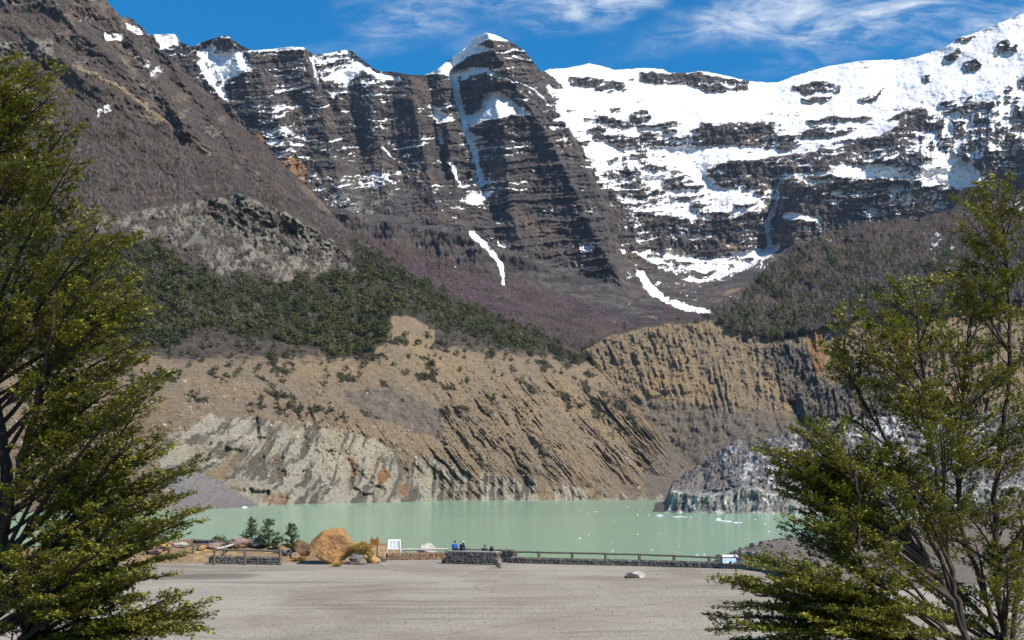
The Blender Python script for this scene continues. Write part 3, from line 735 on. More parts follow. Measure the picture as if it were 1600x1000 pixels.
crest = np.interp(XC, [850, 900, 945, 1000, 1060, 1110, 1160, 1220, 1290, 1400, 1720], [565, 550, 529, 513, 504, 500, 518, 532, 512, 490, 460])
below = sstep(-6, 8, wy - crest)
flute = below * sstep(660, 610, wy - 0.12 * (XC - 1100))
leanC = np.interp(XC, [860, 1000, 1200, 1300, 1700], [0.5, 0.25, 0.22, 0.1, 0.0])
fx = XC - leanC * (VC - 560)
fw = .5 * fbm(XC / 22, VC / 30, 4, 320)
fl = fbm(fx / 10.0 + fw, VC / 120, 5, 321, 0.6, ridged=True)
fl2 = fbm(fx / 4.6 + 1.5 * fw, VC / 36, 4, 325, 0.6, ridged=True)
fan = poly(wx, wy, [(1010, 625), (1060, 612), (1130, 615), (1200, 632), (1245, 655), (1260, 690), (1180, 700), (1080, 725), (1050, 690)], 12)
gray = poly(wx, wy, [(1180, 540), (1270, 530), (1300, 600), (1350, 560), (1420, 590), (1440, 660), (1300, 680), (1250, 660), (1215, 600)], 12)
redp = np.maximum(poly(wx, wy, [(1262, 515), (1285, 512), (1295, 545), (1285, 590), (1270, 570)], 5), poly(wx, wy, [(1375, 490), (1410, 486), (1430, 530), (1420, 570), (1385, 530)], 7))
redp = np.maximum(redp, poly(wx, wy, [(1296, 474), (1318, 476), (1308, 492), (1298, 486)], 3))
DC2 = DC + flute * (0.6 + 0.8 * sstep(-.3, .3, fbm(XC / 45, VC / 45, 3, 327))) * (-6 * fl - 3.4 * fl2) * np.interp(XC, [850, 1000, 1240, 1320, 1700], [0.6, 1.0, 1.0, 1.5, 1.5])
DC2 += gray * (-9 * fbm(wx / 26, wy / 36, 5, 331, 0.6, ridged=True) - 5 * fbm(wx2 / 8, wy2 / 11, 4, 335, 0.62, ridged=True))
DC2 += -6 * fbm(XC / 15, VC / 15, 4, 341) - 2.5 * fbm(XC / 4.5, VC / 4.5, 2, 345) * (1 - 0.6 * fan)
hillC = 1 - below
DC2 += hillC * (-45 * fbm(XC / 60, VC / 50, 4, 351, ridged=True) - 14 * fbm(XC / 18, VC / 18, 4, 355, ridged=True)) * sstep(1090, 1180, XC)
DC2 += 26 * bump_line(wx, wy, [(1240, 630), (1250, 660), (1262, 668)], 8)
rowt = np.linspace(0, 1, XC.shape[0])[:, None]
VC2 = VC - (rowt > 0.985) * 1.2 * fbm(XC / 7, XC * 0, 4, 359)
dens = np.full(XC.shape, -0.6); xw2, yw2 = wx2, wy2
S([(1430, 355), (1480, 360), (1520, 420), (1480, 440), (1450, 400)], 0.36, 8); S([(1280, 370), (1320, 368), (1300, 380)], 0.4, 4); S([(1120, 480), (1180, 440), (1175, 470), (1130, 500)], 0.2, 6)
S([(1500, 330), (1600, 310), (1700, 290), (1700, 330), (1520, 350)], 0.40, 8)
SNOWC = dens + 0.5 - (0.5 + 0.9 * (0.4 * fbm(wx / 18, wy / 10, 4, 361) + 0.6 * fbm(wx2 / 6, wy2 / 5, 4, 365)))
ochC = flute * (1 - 0.65 * gray) * 0.95
ochC = np.maximum(ochC, 0.7 * poly(wx, wy, [(1285, 500), (1360, 495), (1370, 520), (1290, 530)], 8) * sstep(-.2, .2, fbm(wx / 14, wy / 12, 3, 371)))
scrC = np.maximum(fan, below * (1 - flute) * 0.9) * (1 - gray)
grnC = 0.85 * sstep(0.05, 0.35, fbm(wx / 26, wy / 16, 4, 375)) * hillC * sstep(390, 440, VC)
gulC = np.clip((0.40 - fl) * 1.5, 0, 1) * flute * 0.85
mC = terrain_mat('moraine_rock', (0.125, 0.118, 0.112), (0.215, 0.19, 0.155), fine=1.0)
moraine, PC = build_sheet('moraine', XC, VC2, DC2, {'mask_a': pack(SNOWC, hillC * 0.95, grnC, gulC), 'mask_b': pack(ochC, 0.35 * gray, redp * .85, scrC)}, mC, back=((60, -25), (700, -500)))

# ---- the dirty glacier tongue that ends in the lake --------------------------------------------
E_lines = [
    [(1036, 803, yl(801)), (1046, 804, yl(801)), (1100, 806, yl(802)), (1200, 808, yl(803)), (1300, 808, yl(803)), (1720, 809, yl(804))],
    [(1036, 800, yl(801) + 3), (1043, 797, yl(801) + 4), (1047, 766, yl(801) + 6), (1075, 771, yl(801.5) + 6), (1100, 774, yl(802) + 6), (1130, 771, yl(802.3) + 7), (1160, 760, yl(802.6) + 9), (1180, 764, yl(803) + 9), (1205, 772, yl(803) + 7), (1250, 770, yl(803) + 8), (1300, 765, yl(803) + 8), (1720, 760, yl(804) + 8)],
    [(1036, 797, 720), (1043, 785, 760), (1050, 757, 800), (1080, 750, 770), (1100, 752, 760), (1150, 742, 720), (1200, 738, 720), (1300, 725, 740), (1720, 720, 740)],
    [(1036, 790, 900), (1050, 755, 980), (1075, 740, 1060), (1110, 716, 1100), (1140, 694, 1100), (1200, 686, 1080), (1250, 676, 1070), (1300, 658, 1060), (1350, 655, 1060), (1450, 650, 1050), (1720, 640, 1040)],
]
XE, VE, DE = sheet(E_lines, 1038, 1710, 1.4, (26, 24, 60), smooth_y=1)
rowt = np.linspace(0, 1, XE.shape[0])[:, None]
topE = sstep(0.24, 0.30, rowt)
icef = 1 - topE
DE2 = DE + icef * sstep(0, .05, rowt) * (5.5 - 3.4 * fbm(XE / 26, VE / 90, 5, 401, 0.62, ridged=True) - 2.0 * fbm((XE + .5 * VE) / 7, VE / 18, 4, 405, 0.6, ridged=True)) \
    + topE * (-20 * fbm((XE + VE) / 26, VE / 13, 4, 411, ridged=True) - 9 * fbm((XE - VE) / 9, VE / 6, 3, 415, ridged=True))
VE2 = VE - sstep(0.22, 0.32, rowt) * (8.5 * (fbm(XE / 22, VE / 13, 5, 421, 0.6, ridged=True) - .3) + 2.2 * fbm(XE / 4.5, VE / 4, 2, 425, ridged=True)) * sstep(1040, 1056, XE)
white = (0.75 * sstep(-0.15, 0.45, fbm((XE + 0.8 * VE) / 26 + 0.4, (VE - .3 * XE) / 9, 5, 431, 0.6)) + 0.08) * topE * sstep(1046, 1100, XE + 0.5 * (VE - 700)) + 0.10 * icef
blend = np.clip(sstep(1165, 1065, XE + 0.35 * (VE - 720) + 30 * fbm(XE / 20, VE / 20, 4, 433)) + sstep(0.93, 1.0, rowt) * sstep(1300, 1150, XE), 0, 1) * topE
white = white - 0.4 * blend
white = white + 0.25 * poly(XE, VE, [(1120, 705), (1240, 690), (1250, 770), (1160, 760)], 20) - 0.35 * poly(XE, VE, [(1040, 700), (1100, 695), (1130, 750), (1050, 756)], 14)
white = white + 0.35 * poly(XE, VE, [(1330, 650), (1440, 655), (1420, 690), (1330, 690)], 15)
gm = NT('glacier_ice')
ga, gb, gc, _ = gm.attr('mask_a')
p = gm.pos()
n1 = gm.noise(p, 0.05, 5, 0.65, 0.6); n2 = gm.noise(p, 0.25, 5, 0.7)
nv = gm.noise(gm.pos(scale=(1, 1, 0.06)), 0.22, 4, 0.6, 0.3)
deb = gm.mix(gm.ramp(n2, 0.35, 0.65), (0.085, 0.08, 0.076), (0.21, 0.19, 0.17))
deb = gm.mix(gm.ramp(n1, 0.52, 0.66, 0, .7), deb, (0.20, 0.165, 0.135))
front = gm.mix(gm.ramp(nv, 0.40, 0.56), (0.135, 0.128, 0.118), (0.34, 0.325, 0.285))
front = gm.mix(gm.ramp(nv, 0.57, 0.63), front, (0.70, 0.66, 0.54))
front = gm.mix(gm.ramp(n2, 0.45, 0.66, 0, .7), front, (0.10, 0.10, 0.095))
deb = gm.mix(gc, deb, gm.mix(gm.ramp(n2, 0.38, 0.62), (0.24, 0.20, 0.165), (0.13, 0.112, 0.096)))
colr = gm.mix(gb, deb, front)
wh = gm.ramp(gm.math('ADD', ga, gm.math('MULTIPLY', gm.math('SUBTRACT', n1, 0.5), 1.5)), 0.5, 0.78)
colr = gm.mix(wh, colr, gm.mix(gm.ramp(n2, .38, .6), (0.34, 0.325, 0.305), (0.62, 0.605, 0.58)))
gm.bsdf(colr, 0.6, 0.35, gm.bump(gm.math('ADD', n2, gm.math('MULTIPLY', nv, 0.7)), 0.9, 3.0))
glacier, PE = build_sheet('glacier', XE, VE2, DE2, {'mask_a': pack(white, icef, blend, XE * 0)}, gm.mat, back=((40, -20), (80, -80)))

# ---- grey scree cone running into the lake on the left ----------------------------------------
G_lines = [
    [(150, 806, yl(803)), (300, 799, yl(796)), (360, 797.5, yl(794.5)), (402, 794.5, yl(792)), (430, 793, yl(791.5))],
    [(150, 804, yl(803) + 10), (185, 790, 705), (230, 768, 712), (270, 760, 718), (300, 764, 724), (340, 776, 742), (405, 793, 795), (430, 793.5, 825)],
    [(150, 802, yl(803) + 20), (185, 778, 725), (230, 742, 740), (265, 726, 743), (290, 730, 746), (318, 742, 756), (345, 753, 772), (375, 771, 796), (405, 790, 825), (430, 794, 850)],
]
XG, VG, DG = sheet(G_lines, 156, 424, 2.0, (20, 24), smooth_y=2)
DG2 = DG - 2.0 * fbm(XG / 12, VG / 10, 4, 441) * sstep(0, .1, np.linspace(0, 1, XG.shape[0])[:, None])
VG2 = VG - 1.2 * fbm(XG / 7, VG / 6, 4, 443) * sstep(0, .1, np.linspace(0, 1, XG.shape[0])[:, None])
sm = NT('scree')
p = sm.pos()
n1 = sm.noise(p, 0.06, 5, 0.6); n2 = sm.noise(p, 0.5, 4, 0.7)
c = sm.mix(sm.ramp(n2, 0.35, 0.65), (0.105, 0.095, 0.092), (0.20, 0.18, 0.17))
c = sm.mix(sm.ramp(n1, 0.45, 0.7, 0, .5), c, (0.17, 0.14, 0.115))
sm.bsdf(c, 0.9, 0.2, sm.bump(n2, 0.9, 1.5))
scree, PG = build_sheet('scree', XG, VG2, DG2, {}, sm.mat, back=((25, -30),))

# ---- the lake ----------------------------------------------------------------------------------
xs = np.array([-2500, -600, -200, 0, 200, 600, 2500.]); ys = np.array([112., 160, 260, 500, 900, 1500, 2500])
gx_, gy_ = np.meshgrid(xs, ys)
lk = np_mesh('lake', np.stack([gx_, gy_, gx_ * 0 + LAKE_Z], -1).reshape(-1, 3), grid_faces(7, 7))
wm = NT('milky_water')
p = wm.pos(scale=(0.35, 1, 1))
n1 = wm.noise(p, 0.9, 3, 0.6); n2 = wm.noise(wm.pos(scale=(0.6, 1, 1)), 0.12, 3, 0.5); n3 = wm.noise(wm.pos(scale=(0.25, 1, 1)), 0.012, 4, 0.5, 0.5)
c = wm.mix(wm.ramp(n3, 0.35, 0.65), (0.275, 0.44, 0.285), (0.24, 0.42, 0.285))
wm.bsdf(c, 0.16, 0.5, wm.bump(wm.math('ADD', wm.math('MULTIPLY', n1, 0.5), n2), 0.11, 0.35), IOR=1.33)
lake = link('lake', lk, wm.mat); tag(lake, kind='structure')

# ---- the ground: bank under the viewpoint, gravel lot, shore bank, lake bed --------------------
_fp = [tuple(on(px_, py_)[:2]) for px_, py_ in [(606, 872.3), (650, 872.0), (700, 872.3), (740, 874.5), (790, 877.0), (860, 879.6), (930, 881.4), (1010, 883.2), (1090, 885.6), (1140, 887.0), (1172, 888.4), (1200, 892.2), (1226, 899)]]
FENCE_X = [-90, -40, -33, -20, -13.0] + [float(q_[0]) for q_ in _fp] + [60]
FENCE_Y = [96, 104, 106, 108, 108] + [float(q_[1]) for q_ in _fp] + [60]
def fence_y(x):
    """How far ahead the lot ends, across it."""
    return np.interp(x, FENCE_X, FENCE_Y)

def mound_z(x):
    return np.interp(x, [20, 26, 29, 32, 35.5, 38, 42, 47, 56, 68, 120], [-12, -7, -2.6, -1.2, -0.35, -0.35, -0.6, 0.5, 2.6, 4.5, 6.5])

def ground_z(x, y):
    x = np.asarray(x, float); y = np.asarray(y, float)
    bank = 5.0 * (1 - sstep(6, 47, y))
    lot = 0.10 * fbm(x / 9, y / 9, 3, 501) * sstep(40, 60, y) * sstep(0, 8, fence_y(x) - y)
    left = sstep(-8, -12, x)
    fy = fence_y(x)
    d = y - fy
    z_r = np.where(d > 0, -np.minimum(d * 0.34, 9.5), 0)
    z_l = np.where(d > 14, -np.minimum((d - 14) * 0.34, 9.5), (0.95 + 0.25 * fbm(x / 4, y / 4, 3, 505)) * sstep(0, 7, d))
    z = bank + lot + z_r * (1 - left) + z_l * left
    ridge = mound_z(x) - 0.05 * np.abs(y - 165) ** 1.25 + 0.35 * fbm(x / 6, y / 6, 4, 509)
    z = np.where(d > 2, np.maximum(z, ridge * sstep(2, 12, d) + z * (1 - sstep(2, 12, d))), z)
    return z

def hit(x, y, extra=11.0):
    """Where the sight line of picture point (x, y) meets the ground around the lot's edge."""
    Ys = np.arange(45, 135, 0.1)
    q = at(np.full(Ys.shape, float(x)), float(y), Ys)
    k = np.where(q[:, 2] <= ground_z(q[:, 0], q[:, 1]) + 0.02)[0]
    Y = Ys[k[0]] if len(k) else 118.0
    Y = min(Y, float(fence_y(at(x, y, 105.0)[0])) + extra)
    return at(x, y, Y)

def spaced(a, b, n): return np.linspace(a, b, n, endpoint=False)
gxs = np.concatenate([[-4800, -2500, -900, -400, -200, -130], spaced(-95, -50, 40), spaced(-50, 60, 200), spaced(60, 100, 40), [100, 130, 200, 400, 900, 2500, 4800]])
gys = np.concatenate([[-2500, -1200, -300, -80, -30], spaced(-12, 30, 42), spaced(30, 130, 220), spaced(130, 210, 90), [210, 230, 260, 300, 600, 1500, 4000, 5800]])
gxx, gyy = np.meshgrid(gxs, gys)
gzz = ground_z(gxx, gyy)
gzz = np.where(gyy > 205, np.minimum(gzz, -11), gzz)
gme = np_mesh('ground', np.stack([gxx, gyy, gzz], -1).reshape(-1, 3), grid_faces(len(gys), len(gxs)), True)
lotm = sstep(-1.0, 0.5, fence_y(gxx) - gyy)
gard = sstep(-9, -12, gxx) * sstep(13, 10, gyy - fence_y(gxx)) * sstep(-2, 0, gyy - fence_y(gxx))
set_attr(gme, 'mask_a', pack(lotm, gard, gxx * 0, gxx * 0).reshape(-1, 4))
g = NT('gravel')
la, lgard, _, _ = g.attr('mask_a')
p = g.pos()
n1 = g.noise(p, 0.13, 4, 0.6, 0.5)
n2 = g.noise(p, 1.6, 4, 0.6)
n3 = g.noise(p, 9.0, 4, 0.75)
v1 = g.vor(p, 16.0, out='Color')
vg = g.node('ShaderNodeSeparateColor', {0: v1}).outputs[0]
tr = g.noise(g.pos(scale=(0.15, 1.0, 1), rot=(0, 0, R(-13))), 0.33, 5, 0.6, 1.3)       # wheel-worn bands across the lot
c = g.mix(g.ramp(n3, 0.3, 0.7), (0.215, 0.188, 0.148), (0.44, 0.392, 0.315))
c = g.mix(g.ramp(vg, 0.80, 0.99, 0, .75), c, (0.46, 0.43, 0.38))
c = g.mix(g.ramp(vg, 0.22, 0.02, 0, .75), c, (0.085, 0.075, 0.068))
c = g.mix(g.ramp(n1, 0.42, 0.68, 0, .45), c, (0.20, 0.155, 0.115))
c = g.mix(g.ramp(tr, 0.52, 0.64, 0, .42), c, (0.125, 0.10, 0.08))
c = g.mix(g.ramp(n2, 0.5, 0.75, 0, .25), c, (0.33, 0.31, 0.28))
# darker patches in the gravel colour on the left of the lot
def dark_patch(cx, cy, rx, ry, rot, k, base):
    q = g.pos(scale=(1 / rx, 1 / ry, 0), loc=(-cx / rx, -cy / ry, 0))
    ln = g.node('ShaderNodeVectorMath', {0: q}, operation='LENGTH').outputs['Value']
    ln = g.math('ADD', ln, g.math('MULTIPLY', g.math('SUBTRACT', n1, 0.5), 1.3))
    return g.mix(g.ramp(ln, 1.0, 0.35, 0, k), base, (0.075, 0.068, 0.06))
big_ = g.noise(p, 0.045, 3, 0.5, 0.8)
c = g.mix(g.ramp(big_, 0.50, 0.62, 0, .38), c, (0.42, 0.385, 0.32))
c = g.mix(g.ramp(big_, 0.46, 0.36, 0, .38), c, (0.155, 0.128, 0.098))
def track(pts, w, k, base):
    """A wheel track: a thin bent line of dark fines through three points of the lot."""
    (x1, y1), (x2, y2), (x3, y3) = [tuple(on(*q_)[:2]) for q_ in pts]
    d_ = 2 * (x1 * (y2 - y3) + x2 * (y3 - y1) + x3 * (y1 - y2))
    ux = ((x1 * x1 + y1 * y1) * (y2 - y3) + (x2 * x2 + y2 * y2) * (y3 - y1) + (x3 * x3 + y3 * y3) * (y1 - y2)) / d_
    uy = ((x1 * x1 + y1 * y1) * (x3 - x2) + (x2 * x2 + y2 * y2) * (x1 - x3) + (x3 * x3 + y3 * y3) * (x2 - x1)) / d_
    r_ = math.hypot(x1 - ux, y1 - uy)
    q_ = g.pos(scale=(1, 1, 0), loc=(-ux, -uy, 0))
    ln = g.node('ShaderNodeVectorMath', {0: q_}, operation='LENGTH').outputs['Value']
    dd = g.math('ABSOLUTE', g.math('SUBTRACT', ln, r_))
    dd = g.math('ADD', dd, g.math('MULTIPLY', g.math('SUBTRACT', n2, 0.5), w * 1.6))
    f = g.math('MULTIPLY', g.ramp(dd, w, w * 0.15, 0, k), g.ramp(n1, 0.36, 0.56))
    return g.mix(f, base, (0.115, 0.085, 0.060))
for pts_ in ([(330, 947), (480, 930), (620, 912)], [(345, 952), (500, 935), (640, 916)], [(300, 985), (520, 972), (760, 968)], [(820, 905), (950, 903), (1090, 911)], [(640, 1000), (900, 962), (1120, 930)]):
    c = track(pts_, 0.30, .24, c)
c = dark_patch(-22.5, 91.5, 5.5, 4.5, 0, .6, c)
c = dark_patch(-17, 86, 8, 1.6, 0, .35, c)
shore = g.mix(g.ramp(n3, 0.35, 0.65), (0.11, 0.095, 0.088), (0.20, 0.175, 0.155))
shore = g.mix(g.ramp(g.vor(p, 1.7), 0.35, 0.1, 0, .8), shore, (0.27, 0.24, 0.21))
shore = g.mix(g.ramp(n2, 0.48, 0.62, 0, .75), shore, (0.24, 0.17, 0.105))
soil = g.mix(g.ramp(n3, 0.35, 0.65), (0.30, 0.20, 0.115), (0.17, 0.115, 0.07))
soil = g.mix(g.ramp(n2, 0.5, 0.62, 0, .8), soil, (0.42, 0.30, 0.13))
shore = g.mix(lgard, shore, soil)
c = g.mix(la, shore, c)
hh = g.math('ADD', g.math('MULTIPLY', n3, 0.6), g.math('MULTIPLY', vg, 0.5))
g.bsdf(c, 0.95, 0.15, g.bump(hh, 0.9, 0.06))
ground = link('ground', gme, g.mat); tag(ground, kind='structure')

# ------------------------------------------------------------------ plain materials
def simple(name, a, b, scale=4.0, rough=0.85, spec=0.2, bump=0.3, bdist=0.02, dark=None, stretch=(1, 1, 1), detail=5):
    m = NT(name)
    p = m.pos(scale=stretch)
    n = m.noise(p, scale, detail, 0.62); n2 = m.noise(p, scale * 5.3, 4, 0.65)
    c = m.mix(m.ramp(n, 0.36, 0.64), a, b)
    if dark: c = m.mix(m.ramp(n2, 0.52, 0.66, 0, .85), c, dark)
    m.bsdf(c, rough, spec, m.bump(m.math('ADD', n, n2), bump, bdist))
    return m.mat
M = {
    'boulder': simple('tan_boulder_stone', (0.36, 0.195, 0.075), (0.235, 0.13, 0.058), 0.9, bump=0.7, bdist=0.12, dark=(0.14, 0.08, 0.04)),
    'ochre': simple('ochre_stone', (0.50, 0.30, 0.12), (0.38, 0.23, 0.10), 2.0, bump=0.5, bdist=0.05, dark=(0.25, 0.15, 0.07)),
    'pink': simple('pinkish_stone', (0.31, 0.215, 0.165), (0.20, 0.14, 0.115), 2.0, bump=0.6, bdist=0.06, dark=(0.11, 0.08, 0.06)),
    'grey': simple('grey_stone', (0.20, 0.195, 0.19), (0.115, 0.112, 0.11), 2.0, bump=0.6, bdist=0.06, dark=(0.06, 0.06, 0.058)),
    'pale': simple('pale_stone', (0.48, 0.46, 0.40), (0.33, 0.31, 0.27), 2.4, bump=0.5, bdist=0.05, dark=(0.2, 0.18, 0.15)),
    'brown': simple('brown_stone', (0.20, 0.115, 0.06), (0.11, 0.07, 0.045), 2.2, bump=0.6, bdist=0.06, dark=(0.05, 0.035, 0.025)),
    'masonry': simple('dark_masonry', (0.23, 0.205, 0.18), (0.10, 0.092, 0.083), 2.6, bump=0.6, bdist=0.04, dark=(0.03, 0.028, 0.026)),
    'masonry_warm': simple('warm_masonry', (0.28, 0.22, 0.165), (0.12, 0.10, 0.085), 2.6, bump=0.6, bdist=0.04, dark=(0.06, 0.05, 0.04)),
    'rubble': simple('reddish_rubble', (0.30, 0.195, 0.115), (0.165, 0.11, 0.075), 3.0, bump=0.6, bdist=0.04, dark=(0.08, 0.055, 0.04)),
    'mortar': simple('old_mortar', (0.10, 0.092, 0.082), (0.06, 0.055, 0.05), 5.0),
    'pebble': simple('lot_pebble_stone', (0.34, 0.31, 0.27), (0.20, 0.18, 0.155), 1.5),
    'pebble_dark': simple('mound_stone', (0.26, 0.225, 0.20), (0.13, 0.115, 0.105), 0.4),
    'slope_rock': simple('moraine_boulder_stone', (0.40, 0.35, 0.28), (0.17, 0.15, 0.125), 0.05, detail=8),
    'cap': simple('cement_cap', (0.42, 0.40, 0.36), (0.30, 0.28, 0.25), 3.0),
    'rail': simple('weathered_rail_wood', (0.19, 0.155, 0.125), (0.10, 0.082, 0.068), 3.0, stretch=(1, 6, 6), dark=(0.06, 0.05, 0.04)),
    'rail_pale': simple('bleached_rail_wood', (0.55, 0.52, 0.46), (0.40, 0.37, 0.32), 3.0, stretch=(1, 6, 6)),
    'signwood': simple('orange_varnished_wood', (0.44, 0.165, 0.045), (0.30, 0.105, 0.03), 5.0, stretch=(1, 1, 7), dark=(0.14, 0.05, 0.02)),
    'darkwood': simple('dark_post_wood', (0.06, 0.045, 0.035), (0.035, 0.027, 0.022), 6.0),
    'white': simple('white_paint', (0.80, 0.80, 0.79), (0.70, 0.70, 0.69), 3.0, rough=0.5, bump=0.05),
    'ink': simple('grey_print', (0.22, 0.27, 0.38), (0.16, 0.20, 0.28), 9.0, rough=0.6, bump=0.0),
    'blue': simple('pale_blue_print', (0.24, 0.50, 0.68), (0.50, 0.68, 0.78), 3.0, rough=0.5, bump=0.0),
    'navyband': simple('slate_blue_print', (0.07, 0.09, 0.16), (0.05, 0.06, 0.11), 3.0, rough=0.5, bump=0.0),
    'ice': simple('floating_ice', (0.80, 0.83, 0.85), (0.62, 0.68, 0.70), 1.2, rough=0.45, spec=0.4, bump=0.4, bdist=0.1),
    'skin': simple('skin', (0.50, 0.31, 0.22), (0.44, 0.27, 0.19), 20, rough=0.6, bump=0.05, bdist=0.002),
    'hair': simple('dark_hair', (0.025, 0.018, 0.014), (0.015, 0.012, 0.01), 40, rough=0.5, bump=0.4, bdist=0.01),
    'jacket_blue': simple('bright_blue_cloth', (0.012, 0.17, 0.52), (0.008, 0.12, 0.40), 5, rough=0.7, bump=0.4, bdist=0.02),
    'jacket_navy': simple('navy_cloth', (0.016, 0.020, 0.055), (0.010, 0.013, 0.036), 5, rough=0.8, bump=0.4, bdist=0.02),
    'jacket_slate': simple('slate_blue_cloth', (0.045, 0.06, 0.11), (0.03, 0.042, 0.08), 5, rough=0.8, bump=0.4, bdist=0.02),
    'trousers': simple('dark_trouser_cloth', (0.02, 0.021, 0.026), (0.013, 0.014, 0.018), 6, rough=0.85, bump=0.3, bdist=0.01),
    'whitecloth': simple('white_cap_cloth', (0.75, 0.74, 0.70), (0.62, 0.60, 0.56), 8, rough=0.8, bump=0.2, bdist=0.005),
    'bag': simple('black_olive_nylon', (0.022, 0.020, 0.013), (0.012, 0.011, 0.008), 8, rough=0.7, bump=0.4, bdist=0.01),
    'bark': simple('grey_brown_bark', (0.075, 0.058, 0.046), (0.038, 0.03, 0.025), 7, stretch=(1, 1, 0.3), bump=0.7, bdist=0.02, dark=(0.03, 0.024, 0.02)),
}

def leaf_mat(name, dark, light, rough=0.45, trans=0.25):
    m = NT(name)
    r, gq, b, _ = m.attr('leaf')
    c = m.mix(r, dark, light)
    c = m.mix(m.ramp(gq, 0.90, 0.97), c, (0.20, 0.12, 0.03))
    c = m.mix(m.ramp(b, 0.60, 0.95, 0, .55), c, (dark[0] * .6, dark[1] * .75, dark[2]))
    d = m.node('ShaderNodeBsdfPrincipled', {'Base Color': c, 'Roughness': rough, 'Specular IOR Level': 0.45})
    t = m.node('ShaderNodeBsdfTranslucent', {'Color': m.mix(0.5, c, (0.16, 0.16, 0.02))})
    mx = m.node('ShaderNodeMixShader', {0: trans, 1: d.outputs[0], 2: t.outputs[0]})
    m.l.new(mx.outputs[0], m.out.inputs[0])
    return m.mat
M['leaf'] = leaf_mat('small_evergreen_leaves', (0.052, 0.068, 0.009), (0.33, 0.325, 0.034))
M['leaf_far'] = leaf_mat('far_evergreen_leaves', (0.034, 0.046, 0.012), (0.112, 0.112, 0.028), 0.7, 0.1)
M['leaf_bush'] = leaf_mat('olive_bush_leaves', (0.045, 0.05, 0.018), (0.12, 0.11, 0.04), 0.7, 0.15)
M['leaf_sapling'] = leaf_mat('sapling_leaves', (0.030, 0.055, 0.014), (0.090, 0.125, 0.026), 0.6, 0.2)
M['twig'] = leaf_mat('bare_grey_purple_twigs', (0.088, 0.068, 0.058), (0.215, 0.172, 0.145), 0.9, 0.0)
M['twig_plum'] = leaf_mat('bare_plum_twigs', (0.130, 0.085, 0.090), (0.255, 0.175, 0.178), 0.9, 0.0)
M['straw'] = leaf_mat('straw_grass', (0.50, 0.30, 0.07), (0.68, 0.48, 0.16), 0.8, 0.25)

# ------------------------------------------------------------------ woods on the slopes
rng = np.random.RandomState(11)

def tmpl_evergreen(seed, n=84, h=1.0, w=0.44):
    """Irregular crown of leaf clumps (triangles), about 1 m high; scaled when placed."""
    r = np.random.RandomState(seed)
    nl = 7
    cz = np.sort(r.uniform(0.22, 0.92, nl)); cr = w * (1.05 - 0.75 * cz) * r.uniform(0.7, 1.2, nl)
    ca = r.uniform(0, 6.28, nl)
    V = []; F = []; A = []
    for i in range(n):
        k = r.randint(nl)
        off = r.normal(size=3); off /= np.linalg.norm(off)
        rad = r.uniform(0.55, 1.0) ** 0.5
        c = np.array((math.cos(ca[k]) * cr[k] * 0.55, math.sin(ca[k]) * cr[k] * 0.55, cz[k])) + off * rad * np.array((0.23, 0.23, 0.15)) * r.uniform(0.7, 1.15)
        s = r.uniform(0.05, 0.10)
        nrm = off + np.array((0, 0, 0.7)) + r.normal(size=3) * 0.35; nrm /= np.linalg.norm(nrm)
        t = np.cross(nrm, r.normal(size=3)); t /= np.linalg.norm(t); b = np.cross(nrm, t)
        o = len(V)
        V += [c + t * s, c - t * 0.5 * s + b * 0.87 * s, c - t * 0.5 * s - b * 0.87 * s]
        F.append((o, o + 1, o + 2)); q = r.rand(); A += [(q, r.rand() * 0.85, 0, 1)] * 3
    for k in range(3):                                                   # trunk
        a0 = k * 2.094; a1 = a0 + 2.094; o = len(V)
        V += [np.array((.025 * math.cos(a0), .025 * math.sin(a0), -0.05)), np.array((.025 * math.cos(a1), .025 * math.sin(a1), -0.05)), np.array((0, 0, 0.8))]
        F.append((o, o + 1, o + 2)); A += [(0, 0, 0, 1)] * 3
    return np.array(V), np.array(F), np.array(A)

def tmpl_bare(seed, n=26):
    r = np.random.RandomState(seed)
    V = []; F = []; A = []
    for i in range(n):
        a = r.uniform(0, 6.28); th = r.uniform(0, 1.25); up = 0.35 + 0.65 * math.cos(th) * r.uniform(.7, 1); out = 0.55 * math.sin(th) * r.uniform(.7, 1.1) + .04
        base = np.array((0, 0, r.uniform(0, 0.4)))
        tip = np.array((math.cos(a) * out, math.sin(a) * out, up))
        side = np.array((-math.sin(a + 1), math.cos(a + 1), 0)) * r.uniform(0.010, 0.026)
        o = len(V); V += [base - side * .6, base + side * .6, tip + side * 1.3, tip - side * 0.6]
        F.append((o, o + 1, o + 2, o + 3)); q = r.rand(); A += [(q, r.rand() * 0.85, 0, 1)] * 4
    return np.array(V), np.array(F), np.array(A)

